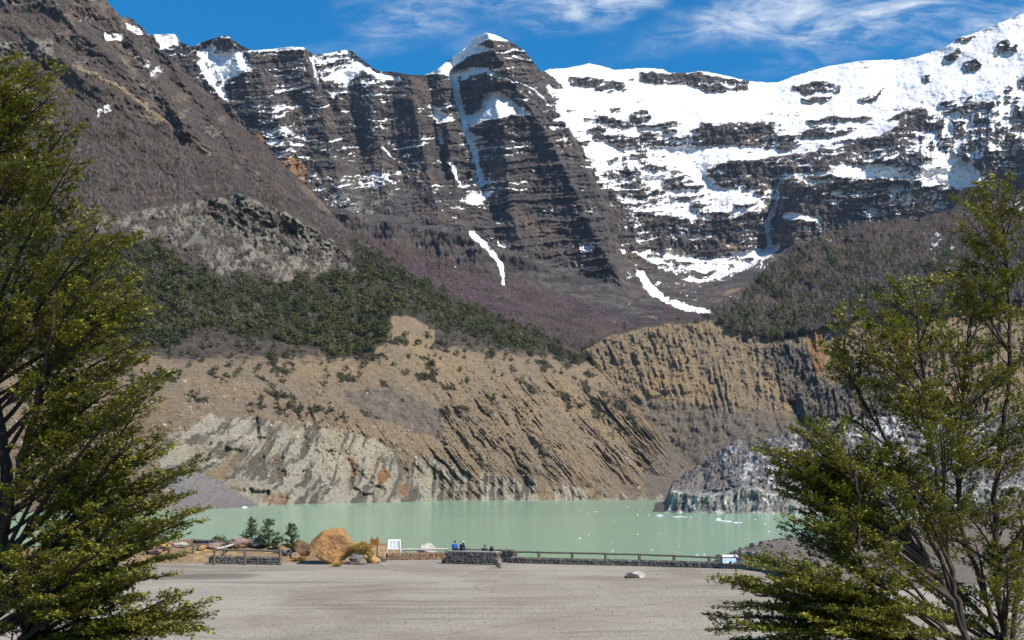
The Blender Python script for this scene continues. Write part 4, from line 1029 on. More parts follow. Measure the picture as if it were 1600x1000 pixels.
def stamp(tmpls, pos, hts, wid=1.0, tone=None):
    Vs, Fs, As = [], [], []; o = 0
    which = rng.randint(len(tmpls), size=len(pos))
    for k, (V, F, A) in enumerate(tmpls):
        idx = np.where(which == k)[0]
        if not len(idx): continue
        a = rng.uniform(0, 6.28, len(idx)); s = hts[idx]; sw = s * wid * rng.uniform(0.8, 1.25, len(idx))
        ca, sa = np.cos(a), np.sin(a)
        x = V[None, :, 0] * ca[:, None] - V[None, :, 1] * sa[:, None]; y = V[None, :, 0] * sa[:, None] + V[None, :, 1] * ca[:, None]
        W = np.stack([x * sw[:, None], y * sw[:, None], V[None, :, 2] * s[:, None]], -1) + pos[idx][:, None, :]
        Vs.append(W.reshape(-1, 3))
        Fs.append((F[None] + (np.arange(len(idx)) * len(V))[:, None, None] + o).reshape(-1, F.shape[1]))
        AA = np.broadcast_to(A[None], (len(idx),) + A.shape).copy()
        base_t = 0.5 + 0.9 * fbm(pos[idx, 0] / 70, pos[idx, 2] / 45, 4, 607)
        AA[..., 0] = np.clip(AA[..., 0] * 0.45 + (base_t[:, None] - 0.25) * 0.7 + rng.uniform(-.1, .35, (len(idx), 1)), 0, 1)
        As.append(AA.reshape(-1, 4)); o += len(idx) * len(V)
    return np.concatenate(Vs), np.concatenate(Fs), np.concatenate(As)

def sample(V, P, mask, n):
    dv = np.abs(np.gradient(V, axis=0))
    w = (np.clip(mask, 0, None) * dv).ravel(); w = w / w.sum()
    i = rng.choice(len(w), size=n, p=w)
    return P.reshape(-1, 3)[i], i

EVER = [tmpl_evergreen(s) for s in range(8)]
BARE = [tmpl_bare(s) for s in range(10)]

def wood(name, parts, mat):
    Vs, Fs, As = [], [], []; o = 0
    for V, F, A in parts:
        Vs.append(V); Fs.append(F + o); As.append(A); o += len(V)
    me = np_mesh(name, np.concatenate(Vs), np.concatenate(Fs))
    set_attr(me, 'leaf', np.concatenate(As))
    o = link(name, me, mat); return tag(o, kind='stuff')

vis_b = (VB > -30) & (XB > -235) & (XB < 1000)
clump = sstep(-0.25, 0.25, fbm(XB / 22, VB / 16, 3, 601))
fm = np.clip(forest * vis_b * (0.15 + 0.85 * clump), 0, 1)
pos, _ = sample(VB, PB, np.where(fm > 0.25, fm, 0), 7600)
shr, _ = sample(VB, PB, (floor_g > .3) * (forest < .2) * (scrub < .2) * vis_b * (VB < 400) * 1.0, 420)
pos = np.concatenate([pos, shr])
o = wood('forest', [stamp(EVER, pos, np.concatenate([3.2 + 7.5 * rng.rand(len(pos) - 420) ** 1.6, rng.uniform(3, 6.5, 420)]), 1.45)], M['leaf_far'])
tag(o, 'dense dark evergreen forest covering the foot of the grey crag', 'forest')
bm_ = np.where(bare_b > 0.3, bare_b, 0) * vis_b
bm_ = bm_ * (0.15 + 0.85 * sstep(-.3, .1, fbm((XB - .8 * VB) / 46, VB / 30, 5, 296, .6)))
bm_ = np.maximum(bm_, 0.5 * crag * clump * vis_b); bm_ = np.maximum(bm_, 0.12 * forest * vis_b); bm_ = np.maximum(bm_, 0.10 * up * vis_b)
pos, _ = sample(VB, PB, bm_, 9500)
part_b = stamp(BARE, pos, rng.uniform(4, 8, len(pos)), 1.1)
o = wood('bare_wood', [part_b], M['twig']); tag(o, 'leafless grey purple wood covering the left hill above the crag', 'wood')
ma = np.where(bareA > 0.35, bareA, 0) * (SNOW < 0.3) * (VA > 300)
pos, _ = sample(VA, PA, ma, 7500)
o = wood('bare_wood', [stamp(BARE, pos, rng.uniform(4.5, 8.5, len(pos)), 1.2)], M['twig_plum']); tag(o, 'leafless purple wood on the slope under the far cliffs', 'wood')
hc = hillC * (XC > 1100); clc = sstep(-0.05, 0.3, fbm(XC / 26, VC / 18, 3, 605))
pos, _ = sample(VC, PC, hc * (0.35 + 0.65 * (1 - clc)), 4200)
o = wood('bare_wood', [stamp(BARE, pos, rng.uniform(6, 10, len(pos)), 1.0)], M['twig']); tag(o, 'leafless brown wood on the right hill above the moraine', 'wood')
pos, _ = sample(VC, PC, hc * clc * sstep(360, 410, VC), 1700)
pos2, _ = sample(VC, PC, hillC * (XC < 1240) * (VC > 480), 120)
pos = np.concatenate([pos, pos2])
o = wood('forest', [stamp(EVER, pos, rng.uniform(6, 13, len(pos)), 1.0)], M['leaf_far']); tag(o, 'dark evergreen clumps among bare wood on the right hill', 'forest')
# low scrub that nobody could count, on the moraine slopes
pos, _ = sample(VB, PB, np.where(scrub > 0.3, scrub, 0) * vis_b * (VB > 480), 1500)
o = wood('scrub', [stamp(EVER, pos - np.array((0, 0, .6)), rng.uniform(1.5, 3.6, len(pos)), 1.7)], M['leaf_bush']); tag(o, 'low olive scrub in streaks down the left moraine slope', 'scrub')

# boulders lying in the eroded slopes
def tmpl_rock(seed):
    bm = bmesh.new(); bmesh.ops.create_icosphere(bm, subdivisions=1, radius=0.5)
    for v in bm.verts: v.co *= 1 + 0.55 * mnoise.noise(v.co * 1.9 + Vector((seed * 4.3, 0, 0)))
    V = np.array([v.co[:] for v in bm.verts]); bm.verts.index_update(); F = np.array([[v.index for v in f.verts] for f in bm.faces]); bm.free()
    return V, F, np.tile([[rng.rand(), 0, 0, 1.0]], (len(V), 1))
RK = [tmpl_rock(s) for s in range(8)]
low_b = low * (1 - forest) * vis_b * (VB < 772)
pos, _ = sample(VB, PB, low_b * (0.25 + sstep(0, .4, fbm(gx / 40, VB / 60, 4, 621))), 2600)
posc, _ = sample(VC, PC, below * (VC < 745), 1300)
pos = np.concatenate([pos, posc])
V_, F_, A_ = stamp(RK, pos, np.clip(0.7 + rng.exponential(0.55, len(pos)), 0.7, 4.2), 1.15)
me = np_mesh('slope_boulders', V_, F_)
o = link('slope_boulders', me, M['slope_rock']); tag(o, 'countless small boulders lying in the eroded moraine slopes', 'boulders', kind='stuff')

# single evergreens that stand out one by one on the open slope below the forest
tm = []
for V, F, A in [tmpl_evergreen(40 + s, 110) for s in range(5)]:
    me = np_mesh('evergreen_tree', V, F); set_attr(me, 'leaf', A); me.materials.append(M['leaf_far']); tm.append(me)
open_b = (sstep(505, 525, VB) * sstep(625, 570, VB) * (1 - forest) * vis_b * (XB > 190) * (XB < 880) * (VB < 615 - 0.02 * XB))
open_b = open_b * (0.2 + sstep(-.1, .3, fbm(XB / 30, VB / 16, 3, 611)))
pos, idx = sample(VB, PB, open_b, 150)
LBL_T = 'small dark evergreen standing apart on the open slope below the forest'
for k, q in enumerate(pos):
    o = bpy.data.objects.new('evergreen_tree', tm[k % 5]); COL.objects.link(o)
    s = rng.uniform(4.5, 9.5); o.location = q; o.scale = (s * rng.uniform(.95, 1.35), s * rng.uniform(.95, 1.35), s); o.rotation_euler = (0, 0, rng.uniform(0, 6.28))
    tag(o, LBL_T, 'tree', 'single evergreens on the open slope')
crest_pts = [(628, 492), (645, 490), (668, 500), (682, 512), (700, 520), (712, 528), (728, 530), (745, 534), (765, 536), (783, 540), (806, 545), (826, 548), (846, 552), (704, 508), (722, 512), (741, 520), (803, 520), (824, 528)]
def on_sheet(V, X, P, x, y):
    j = int(round((x - X[0, 0]) / (X[0, 1] - X[0, 0]))); i = int(np.argmin(np.abs(V[:, j] - y)))
    return P[i, j]
for k, (x, y) in enumerate(crest_pts):
    o = bpy.data.objects.new('evergreen_tree', tm[k % 5]); COL.objects.link(o)
    s = rng.uniform(8, 13); o.location = on_sheet(VB2, XB, PB, x, y + 5); o.scale = (s * 1.1, s * 1.1, s); o.rotation_euler = (0, 0, rng.uniform(0, 6.28))
    tag(o, 'evergreen tree on the rim of the left moraine against purple wood', 'tree', 'rim trees of the left moraine')

# ------------------------------------------------------------------ ice floating on the lake
def ice_mesh(seed):
    r = np.random.RandomState(seed)
    bm = bmesh.new(); bmesh.ops.create_icosphere(bm, subdivisions=2, radius=1)
    for v in bm.verts:
        n = mnoise.noise(v.co * 1.3 + Vector((seed * 3.1, 0, 0)))
        v.co *= 1 + 0.5 * n
        v.co.z = max(v.co.z * 0.5, -0.25)
    me = bpy.data.meshes.new('ice_floe'); bm.to_mesh(me); bm.free(); me.materials.append(M['ice'])
    return me
ICE = [ice_mesh(s) for s in range(6)]
def floe(x, y, wpx, hpx, label, group='small ice floes on the lake'):
    Y = float(dist_z(y, LAKE_Z)); wpx *= 0.8 if wpx < 8 else 1; hpx *= 0.62 if wpx < 8 else 1
    w = wpx / F_PX * Y / 2; h = hpx / F_PX * Y
    o = bpy.data.objects.new('ice_floe', ICE[rng.randint(6)]); COL.objects.link(o)
    q = at(x, y, Y); o.location = (q[0], q[1], LAKE_Z + h * 0.22); o.scale = (w, max(w * 0.6, 0.5), h * 1.0); o.rotation_euler = (0, 0, rng.uniform(-.3, .3))
    tag(o, label, 'ice floe', group)
floe(382, 793.5, 9, 3.2, 'white ice floe lying before the grey scree cone', None)
floe(1030, 806.5, 12, 3.4, 'long flat white floe nearest the left end of the glacier front', None)
floe(1062, 808, 26, 1.6, 'thin white ice streak before the left part of the glacier front', None)
floe(1130, 815, 24, 2.2, 'broad flat white floe before the middle of the glacier front', None)
floe(1122, 812.5, 9, 4.0, 'pointed white ice lump on the broad floe before the glacier', None)
floe(1152, 817, 16, 1.6, 'thin white ice streak right of the broad floe', None)
LB_S = 'tiny white ice bit adrift on the green lake'
for (x, y, w, h) in [(996, 804.5, 4, 3), (1014, 805, 3, 2), (1080, 808.5, 6, 1.3), (1195, 819, 5, 2), (1222, 825, 4, 1.8), (1201, 830.5, 4, 2), (1216, 828, 4, 1.5), (906, 841, 4, 2), (920, 836, 2, 1.5), (957, 861, 4, 2.4), (956, 848, 2, 2),
                     (997, 835, 3, 2), (1030, 834, 2.5, 2), (1040, 834.5, 2, 1.5), (1061, 854, 2, 2), (1019, 859, 3, 2), (1089, 867, 5, 2.5), (1100, 866.5, 4, 2.2), (920, 803.5, 3, 1.3), (930, 800, 6, 1.6), (905, 798, 4, 1.2),
                     (870, 787, 3, 1.2), (1000, 797, 3, 1.3), (980, 792, 5, 1.2), (770, 800, 2, 1), (720, 812, 2, 1), (1245, 832, 4, 1.6), (1262, 835, 3, 1.6), (1170, 842, 2, 1.5), (960, 815, 2, 1.2), (925, 852, 2, 1.5), (273, 846, 7, 3), (1290, 828, 5, 1.5), (1180, 812, 6, 1.2)]:
    floe(x, y, w, h, LB_S)

# ------------------------------------------------------------------ builders for the things by the fence
def bm_obj(name, bm, mat, parent=None, smooth=False, loc=None):
    me = bpy.data.meshes.new(name); bm.to_mesh(me); bm.free()
    if smooth:
        me.polygons.foreach_set('use_smooth', np.ones(len(me.polygons), bool))
    return link(name, me, mat, parent, loc)

def add_box(bm, c, s, rot=None, taper=None, bevel=0.0):
    """A box of full size s about c; rot a 3x3 matrix; taper scales the top in x, y."""
    sx, sy, sz = (q / 2 for q in s); vs_ = []
    for z in (-1, 1):
        k = (taper if (taper and z > 0) else (1, 1))
        for x, y in ((-1, -1), (1, -1), (1, 1), (-1, 1)):
            p = Vector((x * sx * k[0], y * sy * k[1], z * sz))
            if rot is not None: p = rot @ p
            vs_.append(bm.verts.new(Vector(c) + p))
    fs = [bm.faces.new([vs_[i] for i in f]) for f in ((3, 2, 1, 0), (4, 5, 6, 7), (0, 1, 5, 4), (1, 2, 6, 5), (2, 3, 7, 6), (3, 0, 4, 7))]
    if bevel:
        es = {e for f in fs for e in f.edges}
        bmesh.ops.bevel(bm, geom=list(es), offset=bevel, segments=2, affect='EDGES')
    return bm

def add_tube(bm, pts, radii, n=8, wob=0.0, cap=True):
    rings = []
    for i, p in enumerate(pts):
        p = Vector(p)
        a = Vector(pts[max(i - 1, 0)]); b = Vector(pts[min(i + 1, len(pts) - 1)])
        d = (b - a).normalized()
        u = d.cross(Vector((0, 0, 1)) if abs(d.z) < 0.9 else Vector((1, 0, 0))).normalized(); v = d.cross(u)
        rr = radii[i] if isinstance(radii, (list, tuple)) else radii
        rings.append([bm.verts.new(p + (u * math.cos(2 * math.pi * k / n) + v * math.sin(2 * math.pi * k / n)) * rr * (1 + wob * random.uniform(-1, 1))) for k in range(n)])
    for r0, r1 in zip(rings, rings[1:]):
        for k in range(n): bm.faces.new((r0[k], r0[(k + 1) % n], r1[(k + 1) % n], r1[k]))
    if cap:
        bm.faces.new(rings[0][::-1]); bm.faces.new(rings[-1])
    return bm

def add_stone(bm, c, s, seed, yaw=0.0, sub=1):
    t = bmesh.new(); bmesh.ops.create_cube(t, size=1)
    bmesh.ops.subdivide_edges(t, edges=t.edges[:], cuts=sub, use_grid_fill=True)
    rm = Matrix.Rotation(yaw, 3, 'Z'); vm = {}
    for v in t.verts:
        p = v.co.copy(); L = p.length
        p = p.lerp(p.normalized() * 0.56, 0.42)
        p *= 1 + 0.22 * mnoise.noise(p * 2.3 + Vector((seed * 1.7, seed * .37, 0)))
        vm[v.index] = bm.verts.new(rm @ Vector((p.x * s[0], p.y * s[1], p.z * s[2])) + Vector(c))
    for f in t.faces: bm.faces.new([vm[v.index] for v in f.verts])
    t.free()

def rock_bm(seed, s, cuts=9, noise_amp=0.22, sub=3, outline=None):
    """A broken rock: a ball cut by flat planes and roughened; outline (x,z) points give it a traced profile."""
    r = random.Random(seed); bm = bmesh.new()
    bmesh.ops.create_icosphere(bm, subdivisions=sub, radius=1)
    planes = [(Vector((r.gauss(0, 1), r.gauss(0, 1), r.gauss(0, .9))).normalized(), r.uniform(0.5, 0.86)) for _ in range(cuts + 5)]
    if outline:
        ang = [math.atan2(z, x) for x, z in outline]; rad = [math.hypot(x, z) for x, z in outline]
        order = sorted(range(len(ang)), key=lambda i: ang[i])
        pts = [outline[i] for i in order]
        def prof(a):
            dx_, dz_ = math.cos(a), math.sin(a)
            for i in range(len(pts)):
                (x0, z0), (x1, z1) = pts[i], pts[(i + 1) % len(pts)]
                ex, ez = x1 - x0, z1 - z0; den = dx_ * ez - dz_ * ex
                if abs(den) < 1e-9: continue
                t = (x0 * ez - z0 * ex) / den; u = (x0 * dz_ - z0 * dx_) / den
                if t > 0 and -1e-6 <= u <= 1 + 1e-6: return t
            return rad[0]
    for v in bm.verts:
        p = v.co.copy()
        for n, d in planes:
            k = p.dot(n)
            if k > d: p -= n * (k - d)
        f = 1 + noise_amp * mnoise.fractal(p * 1.6 + Vector((seed * 2.3, 0, seed)), 0.9, 2.1, 4)
        p *= f
        if outline:
            l = math.hypot(p.x, p.z)
            m_ = min(1.0, l * 1.42)
            R_ = prof(math.atan2(p.z, p.x)) if l > 1e-6 else 0
            q = Vector((p.x / max(l, 1e-6) * R_ * m_, p.y * s[1], p.z / max(l, 1e-6) * R_ * m_))
            v.co = q
        else:
            v.co = Vector((p.x * s[0], p.y * s[1], p.z * s[2]))
    return bm

def rock(x0, x1, ytop, ybase, mat, label, seed, Y=None, depth=0.8, cuts=10, name='rock', group=None):
    """A rock spanning picture columns x0..x1 and rows ytop..ybase, standing on the ground at ybase."""
    xc = (x0 + x1) / 2
    q = hit(xc, ybase) if Y is None else at(xc, ybase, Y)
    w = (x1 - x0) / F_PX * q[1]; h = (ybase - ytop) / F_PX * q[1]
    zb = q[2] - 0.04
    bm = rock_bm(seed, (w * 0.60, w * 0.60 * depth, h * 0.62), cuts)
    o = bm_obj(name, bm, mat, smooth=False, loc=(q[0], q[1] + w * 0.3 * depth, zb + h * 0.42))
    return tag(o, label, 'rock', group)

def stone_wall(name, path, height, thick, mat, label, cat, seed=1, size=0.34, cap=None, capname='capping'):
    """A dry-built wall of separate stones along a ground path [(x, y)...]; height and thickness in metres."""
    r = random.Random(seed)
    base = path[0]
    root = empty(name, (base[0], base[1], float(ground_z(*base))))
    bm = bmesh.new(); core = bmesh.new()
    z0 = root.location.z
    for (xa, ya), (xb, yb) in zip(path, path[1:]):
        L = math.hypot(xb - xa, yb - ya); ux, uy = (xb - xa) / L, (yb - ya) / L; nx, ny = -uy, ux
        yaw = math.atan2(uy, ux)
        zg = (float(ground_z(xa, ya)) + float(ground_z(xb, yb))) / 2 - z0
        add_box(core, ((xa + xb) / 2 - base[0], (ya + yb) / 2 - base[1], zg + height / 2 - 0.08), (L + 0.05, thick * 0.86, height * 0.92 + 0.1), Matrix.Rotation(yaw, 3, 'Z'))
        rows = max(1, int(round(height / (size * 0.72)))); rh = height / rows
        for side in (-1, 1):
            for k in range(rows):
                t = r.uniform(-0.1, 0.05)
                while t < L - 0.08:
                    l = size * r.uniform(0.65, 1.5); m_ = min(t + l / 2, L)
                    cx = xa + ux * m_ + nx * side * (thick / 2 - 0.09); cy = ya + uy * m_ + ny * side * (thick / 2 - 0.09)
                    add_stone(bm, (cx - base[0], cy - base[1], zg + rh * (k + 0.5) + r.uniform(-.03, .03)), (l * 1.0, 0.30, rh * r.uniform(0.9, 1.2)), r.random() * 99, yaw + r.uniform(-.12, .12))
                    t += l
        if cap is None:
            t = 0.0
            while t < L:
                l = size * r.uniform(0.8, 1.5); m_ = min(t + l / 2, L)
                add_stone(bm, (xa + ux * m_ - base[0], ya + uy * m_ - base[1], zg + height - 0.03), (l, thick * 0.75, 0.17), r.random() * 99, yaw); t += l
    bm_obj('stones', bm, mat, root)
    bm_obj('mortar_core', core, M['mortar'], root)
    if cap is not None:
        cb = bmesh.new()
        for (xa, ya), (xb, yb) in zip(path, path[1:]):
            L = math.hypot(xb - xa, yb - ya)
            zg = float(ground_z(xa, ya)) - z0
            add_box(cb, ((xa + xb) / 2 - base[0], (ya + yb) / 2 - base[1], zg + height + 0.04), (L + 0.08, thick + 0.06, 0.08), Matrix.Rotation(math.atan2(yb - ya, xb - xa), 3, 'Z'), bevel=0.02)
        bm_obj(capname, cb, cap, root)
    tag(root, label, cat)
    return root

def rail_fence(path, posts, zrail, mat, label, rr=0.065, pw=0.13, zbase=None, stone_posts=False, cat='fence'):
    """One log rail along path [(x, y, z)...] on short posts at [(x, y)...]."""
    b = path[0]
    root = empty('rail_fence', (b[0], b[1], float(ground_z(b[0], b[1]))))
    L = Vector(root.location)
    bm = bmesh.new()
    pts = []
    for p, q in zip(path, path[1:]):
        for k in range(6): pts.append(Vector(p).lerp(Vector(q), k / 6))
    pts.append(Vector(path[-1]))
    pts = [p - L + Vector((0, 0, random.uniform(-.012, .012))) for p in pts]
    add_tube(bm, pts, rr, 8, 0.08)
    bm_obj('rail', bm, mat, root)
    for (x, y, zt) in posts:
        zg = float(ground_z(x, y)) if zbase is None else zbase
        pb = bmesh.new()
        add_tube(pb, [(x - L.x, y - L.y, zg - 0.1 - L.z), (x - L.x, y - L.y, zt - 0.05 - L.z), (x - L.x, y - L.y, zt + 0.10 - L.z)], [pw * .62, pw * .55, pw * .45], 8, 0.08)
        bm_obj('post', pb, M['rail'], root)
    return tag(root, label, cat)

def px_ground(*pts): return [tuple(float(v) for v in on(x, y, 0.0)[:2]) for x, y in pts]

# ---- parapet, its rail, the pillar
wall_path = px_ground((800, 879.5), (860, 881), (930, 882.8), (1010, 884.6), (1090, 887), (1140, 888.5), (1172, 890), (1200, 894), (1226, 901), (1250, 912))
stone_wall('stone_parapet', wall_path, 0.46, 0.5, M['masonry'], 'long low parapet of dark stones along the lake edge of the lot', 'wall', seed=3, size=0.36)
rp = []
for (x, yg, yr) in [(800, 879.5, 862), (860, 881, 863.4), (930, 882.8, 864.8), (1010, 884.6, 867), (1090, 887, 870), (1140, 888.5, 872), (1172, 890, 874.5), (1205, 895, 879), (1240, 906, 888)]:
    q = on(x, yg, 0.0); Y = q[1] + 0.05
    rp.append(tuple(at(x, yr, Y)))
posts = []
for x in (842, 894, 946, 999, 1053, 1108, 1166, 1206):
    xs_ = [at_[0] for at_ in rp]
    yr = np.interp(x, [800, 860, 930, 1010, 1090, 1140, 1172, 1205, 1240], [862, 863.4, 864.8, 867, 870, 872, 874.5, 879, 888]); yg = np.interp(x, [800, 860, 930, 1010, 1090, 1140, 1172, 1205, 1240], [879.5, 881, 882.8, 884.6, 887, 888.5, 890, 895, 906])
    Y = float(on(x, yg, 0.0)[1]) + 0.05
    q = at(x, yr, Y); posts.append((q[0], q[1], q[2]))
rail_fence(rp, posts, None, M['rail'], 'long brown log rail on short posts above the dark stone parapet', 0.075, 0.2, zbase=0.42)
pl = px_ground((786.5, 878.5), (802.5, 879))
stone_wall('stone_pillar', [(pl[0][0], pl[0][1] + .35), (pl[1][0], pl[1][1] + .35)], 1.05, 0.8, M['masonry'], 'square dark stone pillar at the left end of the parapet', 'pillar', seed=5, size=0.34)

# ---- the stone bench block with its cement top
bp = px_ground((696, 880.5), (775, 882.8))
bench_dir = Vector((bp[1][0] - bp[0][0], bp[1][1] - bp[0][1], 0)).normalized()
nrm = Vector((-bench_dir.y, bench_dir.x, 0))
bench = stone_wall('stone_bench', [(bp[0][0] + nrm.x * .45, bp[0][1] + nrm.y * .45), (bp[1][0] + nrm.x * .45, bp[1][1] + nrm.y * .45)], 1.02, 0.95, M['masonry'],
                   'massive stone bench block with a pale cement top that people sit on', 'bench', seed=8, size=0.30, cap=M['cap'], capname='top_slab')
for k, (x0, x1, yt, yb) in enumerate([(690, 700, 869, 880), (772, 783, 866, 886), (776, 785, 874, 888)]):
    rock(x0, x1, yt, yb, M['masonry_warm'] if k else M['masonry'], ['dark rough rock propped at the left foot of the stone bench', 'tall sunlit rock propped at the right end of the stone bench', 'low sunlit rock at the right front corner of the stone bench'][k], 30 + k, depth=1.0)

# ---- rubble border and bleached rail left of the bench
rb = px_ground((604, 875), (640, 874.5), (693, 873.5))
stone_wall('rubble_border', rb, 0.55, 1.0, M['rubble'], 'low border of reddish rubble between the white board and the bench', 'border', seed=13, size=0.26)
fr = []
for x, yr in ((622, 859), (660, 858.5), (700, 858)):
    fr.append(tuple(at(x, yr, 113.6)))
rail_fence(fr, [tuple(at(x, 858.5, 113.6)) for x in (627, 656, 697)], None, M['rail_pale'], 'bleached whitish log rail behind the reddish rubble border', 0.095, 0.15)
fr = [tuple(at(x, y, 109.6)) for x, y in ((728, 858.5), (760, 859), (790, 860))]
rail_fence(fr, [tuple(at(x, y, 109.6)) for x, y in ((731, 858.4), (783, 860))], None, M['rail'], 'short brown log rail behind the people on the bench', 0.07, 0.2)

# ---- stone beds and rails on the left
pb1 = px_ground((328, 880.5), (382, 881.3), (437, 882.5))
stone_wall('stone_bed_wall', pb1, 0.62, 0.45, M['masonry'], 'dark low stone wall in front of the pink rocks, nearest the lot', 'wall', seed=17, size=0.34)
stone_wall('stone_bed_wall', px_ground((303, 867.5), (336, 869.5), (345, 872)), 0.55, 0.4, M['masonry'], 'short dark stone wall behind the longer bed wall', 'wall', seed=19, size=0.32)
stone_wall('rubble_border', px_ground((240, 874), (275, 871), (300, 867)), 0.5, 0.6, M['rubble'], 'pale rubble border at the left beside the evergreen branches', 'border', seed=23, size=0.3)
fr = [tuple(at(x, y, d)) for x, y, d in ((335, 858.5, 104.6), (383, 859.5, 104.6), (438, 861.5, 104.4))]
rail_fence(fr, [(fr[0][0], fr[0][1], fr[0][2]), (fr[1][0], fr[1][1], fr[1][2]), (fr[2][0], fr[2][1], fr[2][2])], None, M['rail'], 'grey log rail over the long dark bed wall', 0.085, 0.2)
fr = [tuple(at(x, y, d)) for x, y, d in ((303, 851, 112), (335, 850.5, 113), (362, 850, 114))]
rail_fence(fr, [fr[0], fr[1], fr[2]], None, M['rail'], 'dark log rail over the short back bed wall', 0.085, 0.22)
fr = [tuple(at(x, y, d)) for x, y, d in ((338, 857.5, 105.5), (350, 855, 108), (364, 851, 113))]
rail_fence(fr, [fr[1], fr[2]], None, M['rail_pale'], 'pale log rail slanting back between the two dark bed walls', 0.09, 0.2)
fr = [tuple(at(x, y, d)) for x, y, d in ((226, 858, 110), (265, 855.5, 110), (302, 852.5, 111))]
rail_fence(fr, [fr[0], fr[1], fr[2]], None, M['rail'], 'brown log rail beside the evergreen branches at the left end', 0.085, 0.2)

# ---- rocks
bq = on(514, 882, 0.0); sc = bq[1] / F_PX
outl = [((x - 514) * sc, (857 - y) * sc) for x, y in [(476, 852), (479, 842), (500, 834), (518, 828.5), (528, 827.5), (535, 833), (541, 845), (554, 858), (549, 868), (540, 874), (531, 882), (522, 883), (505, 878), (490, 868), (484, 860)]]
bm = rock_bm(77, (1, 1.9, 1), cuts=1, noise_amp=0.05, sub=5, outline=outl)
for v in bm.verts:
    p = v.co.copy()
    v.co += v.co.normalized() * (0.11 * mnoise.fractal(p * 0.9, 0.8, 2.1, 5) + 0.05 * mnoise.noise(p * 3.1))
for n_, d_ in [((0.25, -1, 0.55), 0.98), ((-0.5, -1, 0.2), 1.02), ((0.7, -0.9, -0.2), 0.98), ((-0.1, -0.8, -0.7), 1.0), ((-0.6, -0.5, 0.75), 1.02), ((0.75, -0.3, 0.7), 1.08)]:
    n_ = Vector(n_).normalized(); ext = max(v.co.dot(n_) for v in bm.verts) * d_ * 0.86
    for v in bm.verts:
        k_ = v.co.dot(n_) - ext
        if k_ > 0: v.co -= n_ * (k_ * 0.92)
for v in bm.verts: v.co += v.co.normalized() * (0.035 * mnoise.noise(v.co * 4.1) + 0.02 * mnoise.noise(v.co * 9.0))
o = bm_obj('boulder', bm, M['boulder'], loc=(bq[0], bq[1] + 0.9, (882 - 857) * sc))
tag(o, 'huge angular orange tan boulder standing at the edge of the lot', 'boulder')
for x0, x1, yt, yb, mat, lab, sd in [
    (347, 388, 840, 858, 'pink', 'large pinkish rock behind the bed walls, left of the grey one', 41), (384, 418, 838, 857, 'grey', 'rounded grey rock leaning between the saplings and the pink rock', 42),
    (422, 440, 845, 858, 'pink', 'small reddish rock under the middle sapling', 43), (452, 486, 845, 869, 'brown', 'dark brown rock close against the left side of the boulder', 44),
    (440, 456, 858, 869, 'grey', 'small dark grey rock left of the brown rock by the boulder', 45), (452, 470, 862, 872, 'pink', 'small pinkish rock low before the brown rock', 46),
    (542, 566, 866, 879, 'grey', 'dark grey rock between the boulder and the ochre rock', 47), (552, 572, 856, 870, 'pale', 'pale pinkish rock under the straw grass', 48),
    (568, 592, 866, 880, 'ochre', 'bright ochre rock with a flat top below the straw grass', 49), (594, 604, 868, 878, 'rubble', 'small reddish rock beside the ochre rock', 50),
    (597, 603, 879, 884, 'pale', 'small pale stone lying on the gravel before the rubble border', 51), (545, 552, 876, 882, 'pink', 'small purple grey stone at the right foot of the boulder', 52),
    (243, 268, 846, 861, 'ochre', 'ochre yellow rock seen past the evergreen branch tips', 53), (225, 250, 850, 866, 'pink', 'pinkish rock half hidden by the left evergreen', 54),
    (268, 292, 846, 856, 'pale', 'pale flat rock behind the left log rail', 55), (255, 266, 858, 868, 'ochre', 'small orange rock under the left log rail', 56),
    (320, 345, 848, 858, 'pink', 'flat pinkish rock right below the round bush', 57), (305, 322, 852, 860, 'ochre', 'small ochre rock inside the back bed', 58),
]:
    rock(x0, x1, yt, yb, M[mat], lab, sd)
rock(654, 683, 850, 870, M['pale'], 'whitish boulder behind the bleached rail', 64, Y=114.0, cuts=2, depth=0.9)
o = rock(980, 1010, 890.5, 903, M['pale'], 'pale wedge shaped stone lying alone on the gravel lot', 60, depth=0.7, cuts=14)
rock(975, 984, 897, 903, M['brown'], 'small dark stone at the left side of the lone pale stone', 61)
# little stones and litter scattered over the lot
r_ = np.random.RandomState(5); bm = bmesh.new()
for k in range(420):
    x = r_.uniform(230, 1230); y = 882 + 118 * r_.rand() ** 0.8
    q = on(x, y, 0.0)
    if q[1] > fence_y(q[0]) - 0.4: continue
    s = r_.uniform(0.02, 0.06) * (2.0 if r_.rand() < 0.03 else 1)
    add_stone(bm, (q[0], q[1], float(ground_z(q[0], q[1])) + s * 0.25), (s * 1.5, s * 1.3, s), k, r_.uniform(0, 3))
o = bm_obj('gravel', bm, M['pebble']); tag(o, 'loose grey stones scattered over the lot', 'gravel', kind='stuff')

bm = bmesh.new()
for k in range(900):
    x = r_.uniform(26, 74); y = 165 + r_.normal(0, 9)
    z = float(ground_z(x, y))
    if z < -6: continue
    s = r_.uniform(0.12, 0.42) * (2.2 if r_.rand() < 0.05 else 1)
    add_stone(bm, (x, y, z + s * 0.1), (s * 1.4, s * 1.2, s * .9), k, r_.uniform(0, 3), 0 if s < .3 else 1)
o = bm_obj('mound_stones', bm, M['pebble_dark']); tag(o, 'stones littering the grey shore mound on the right', 'stones', kind='stuff')

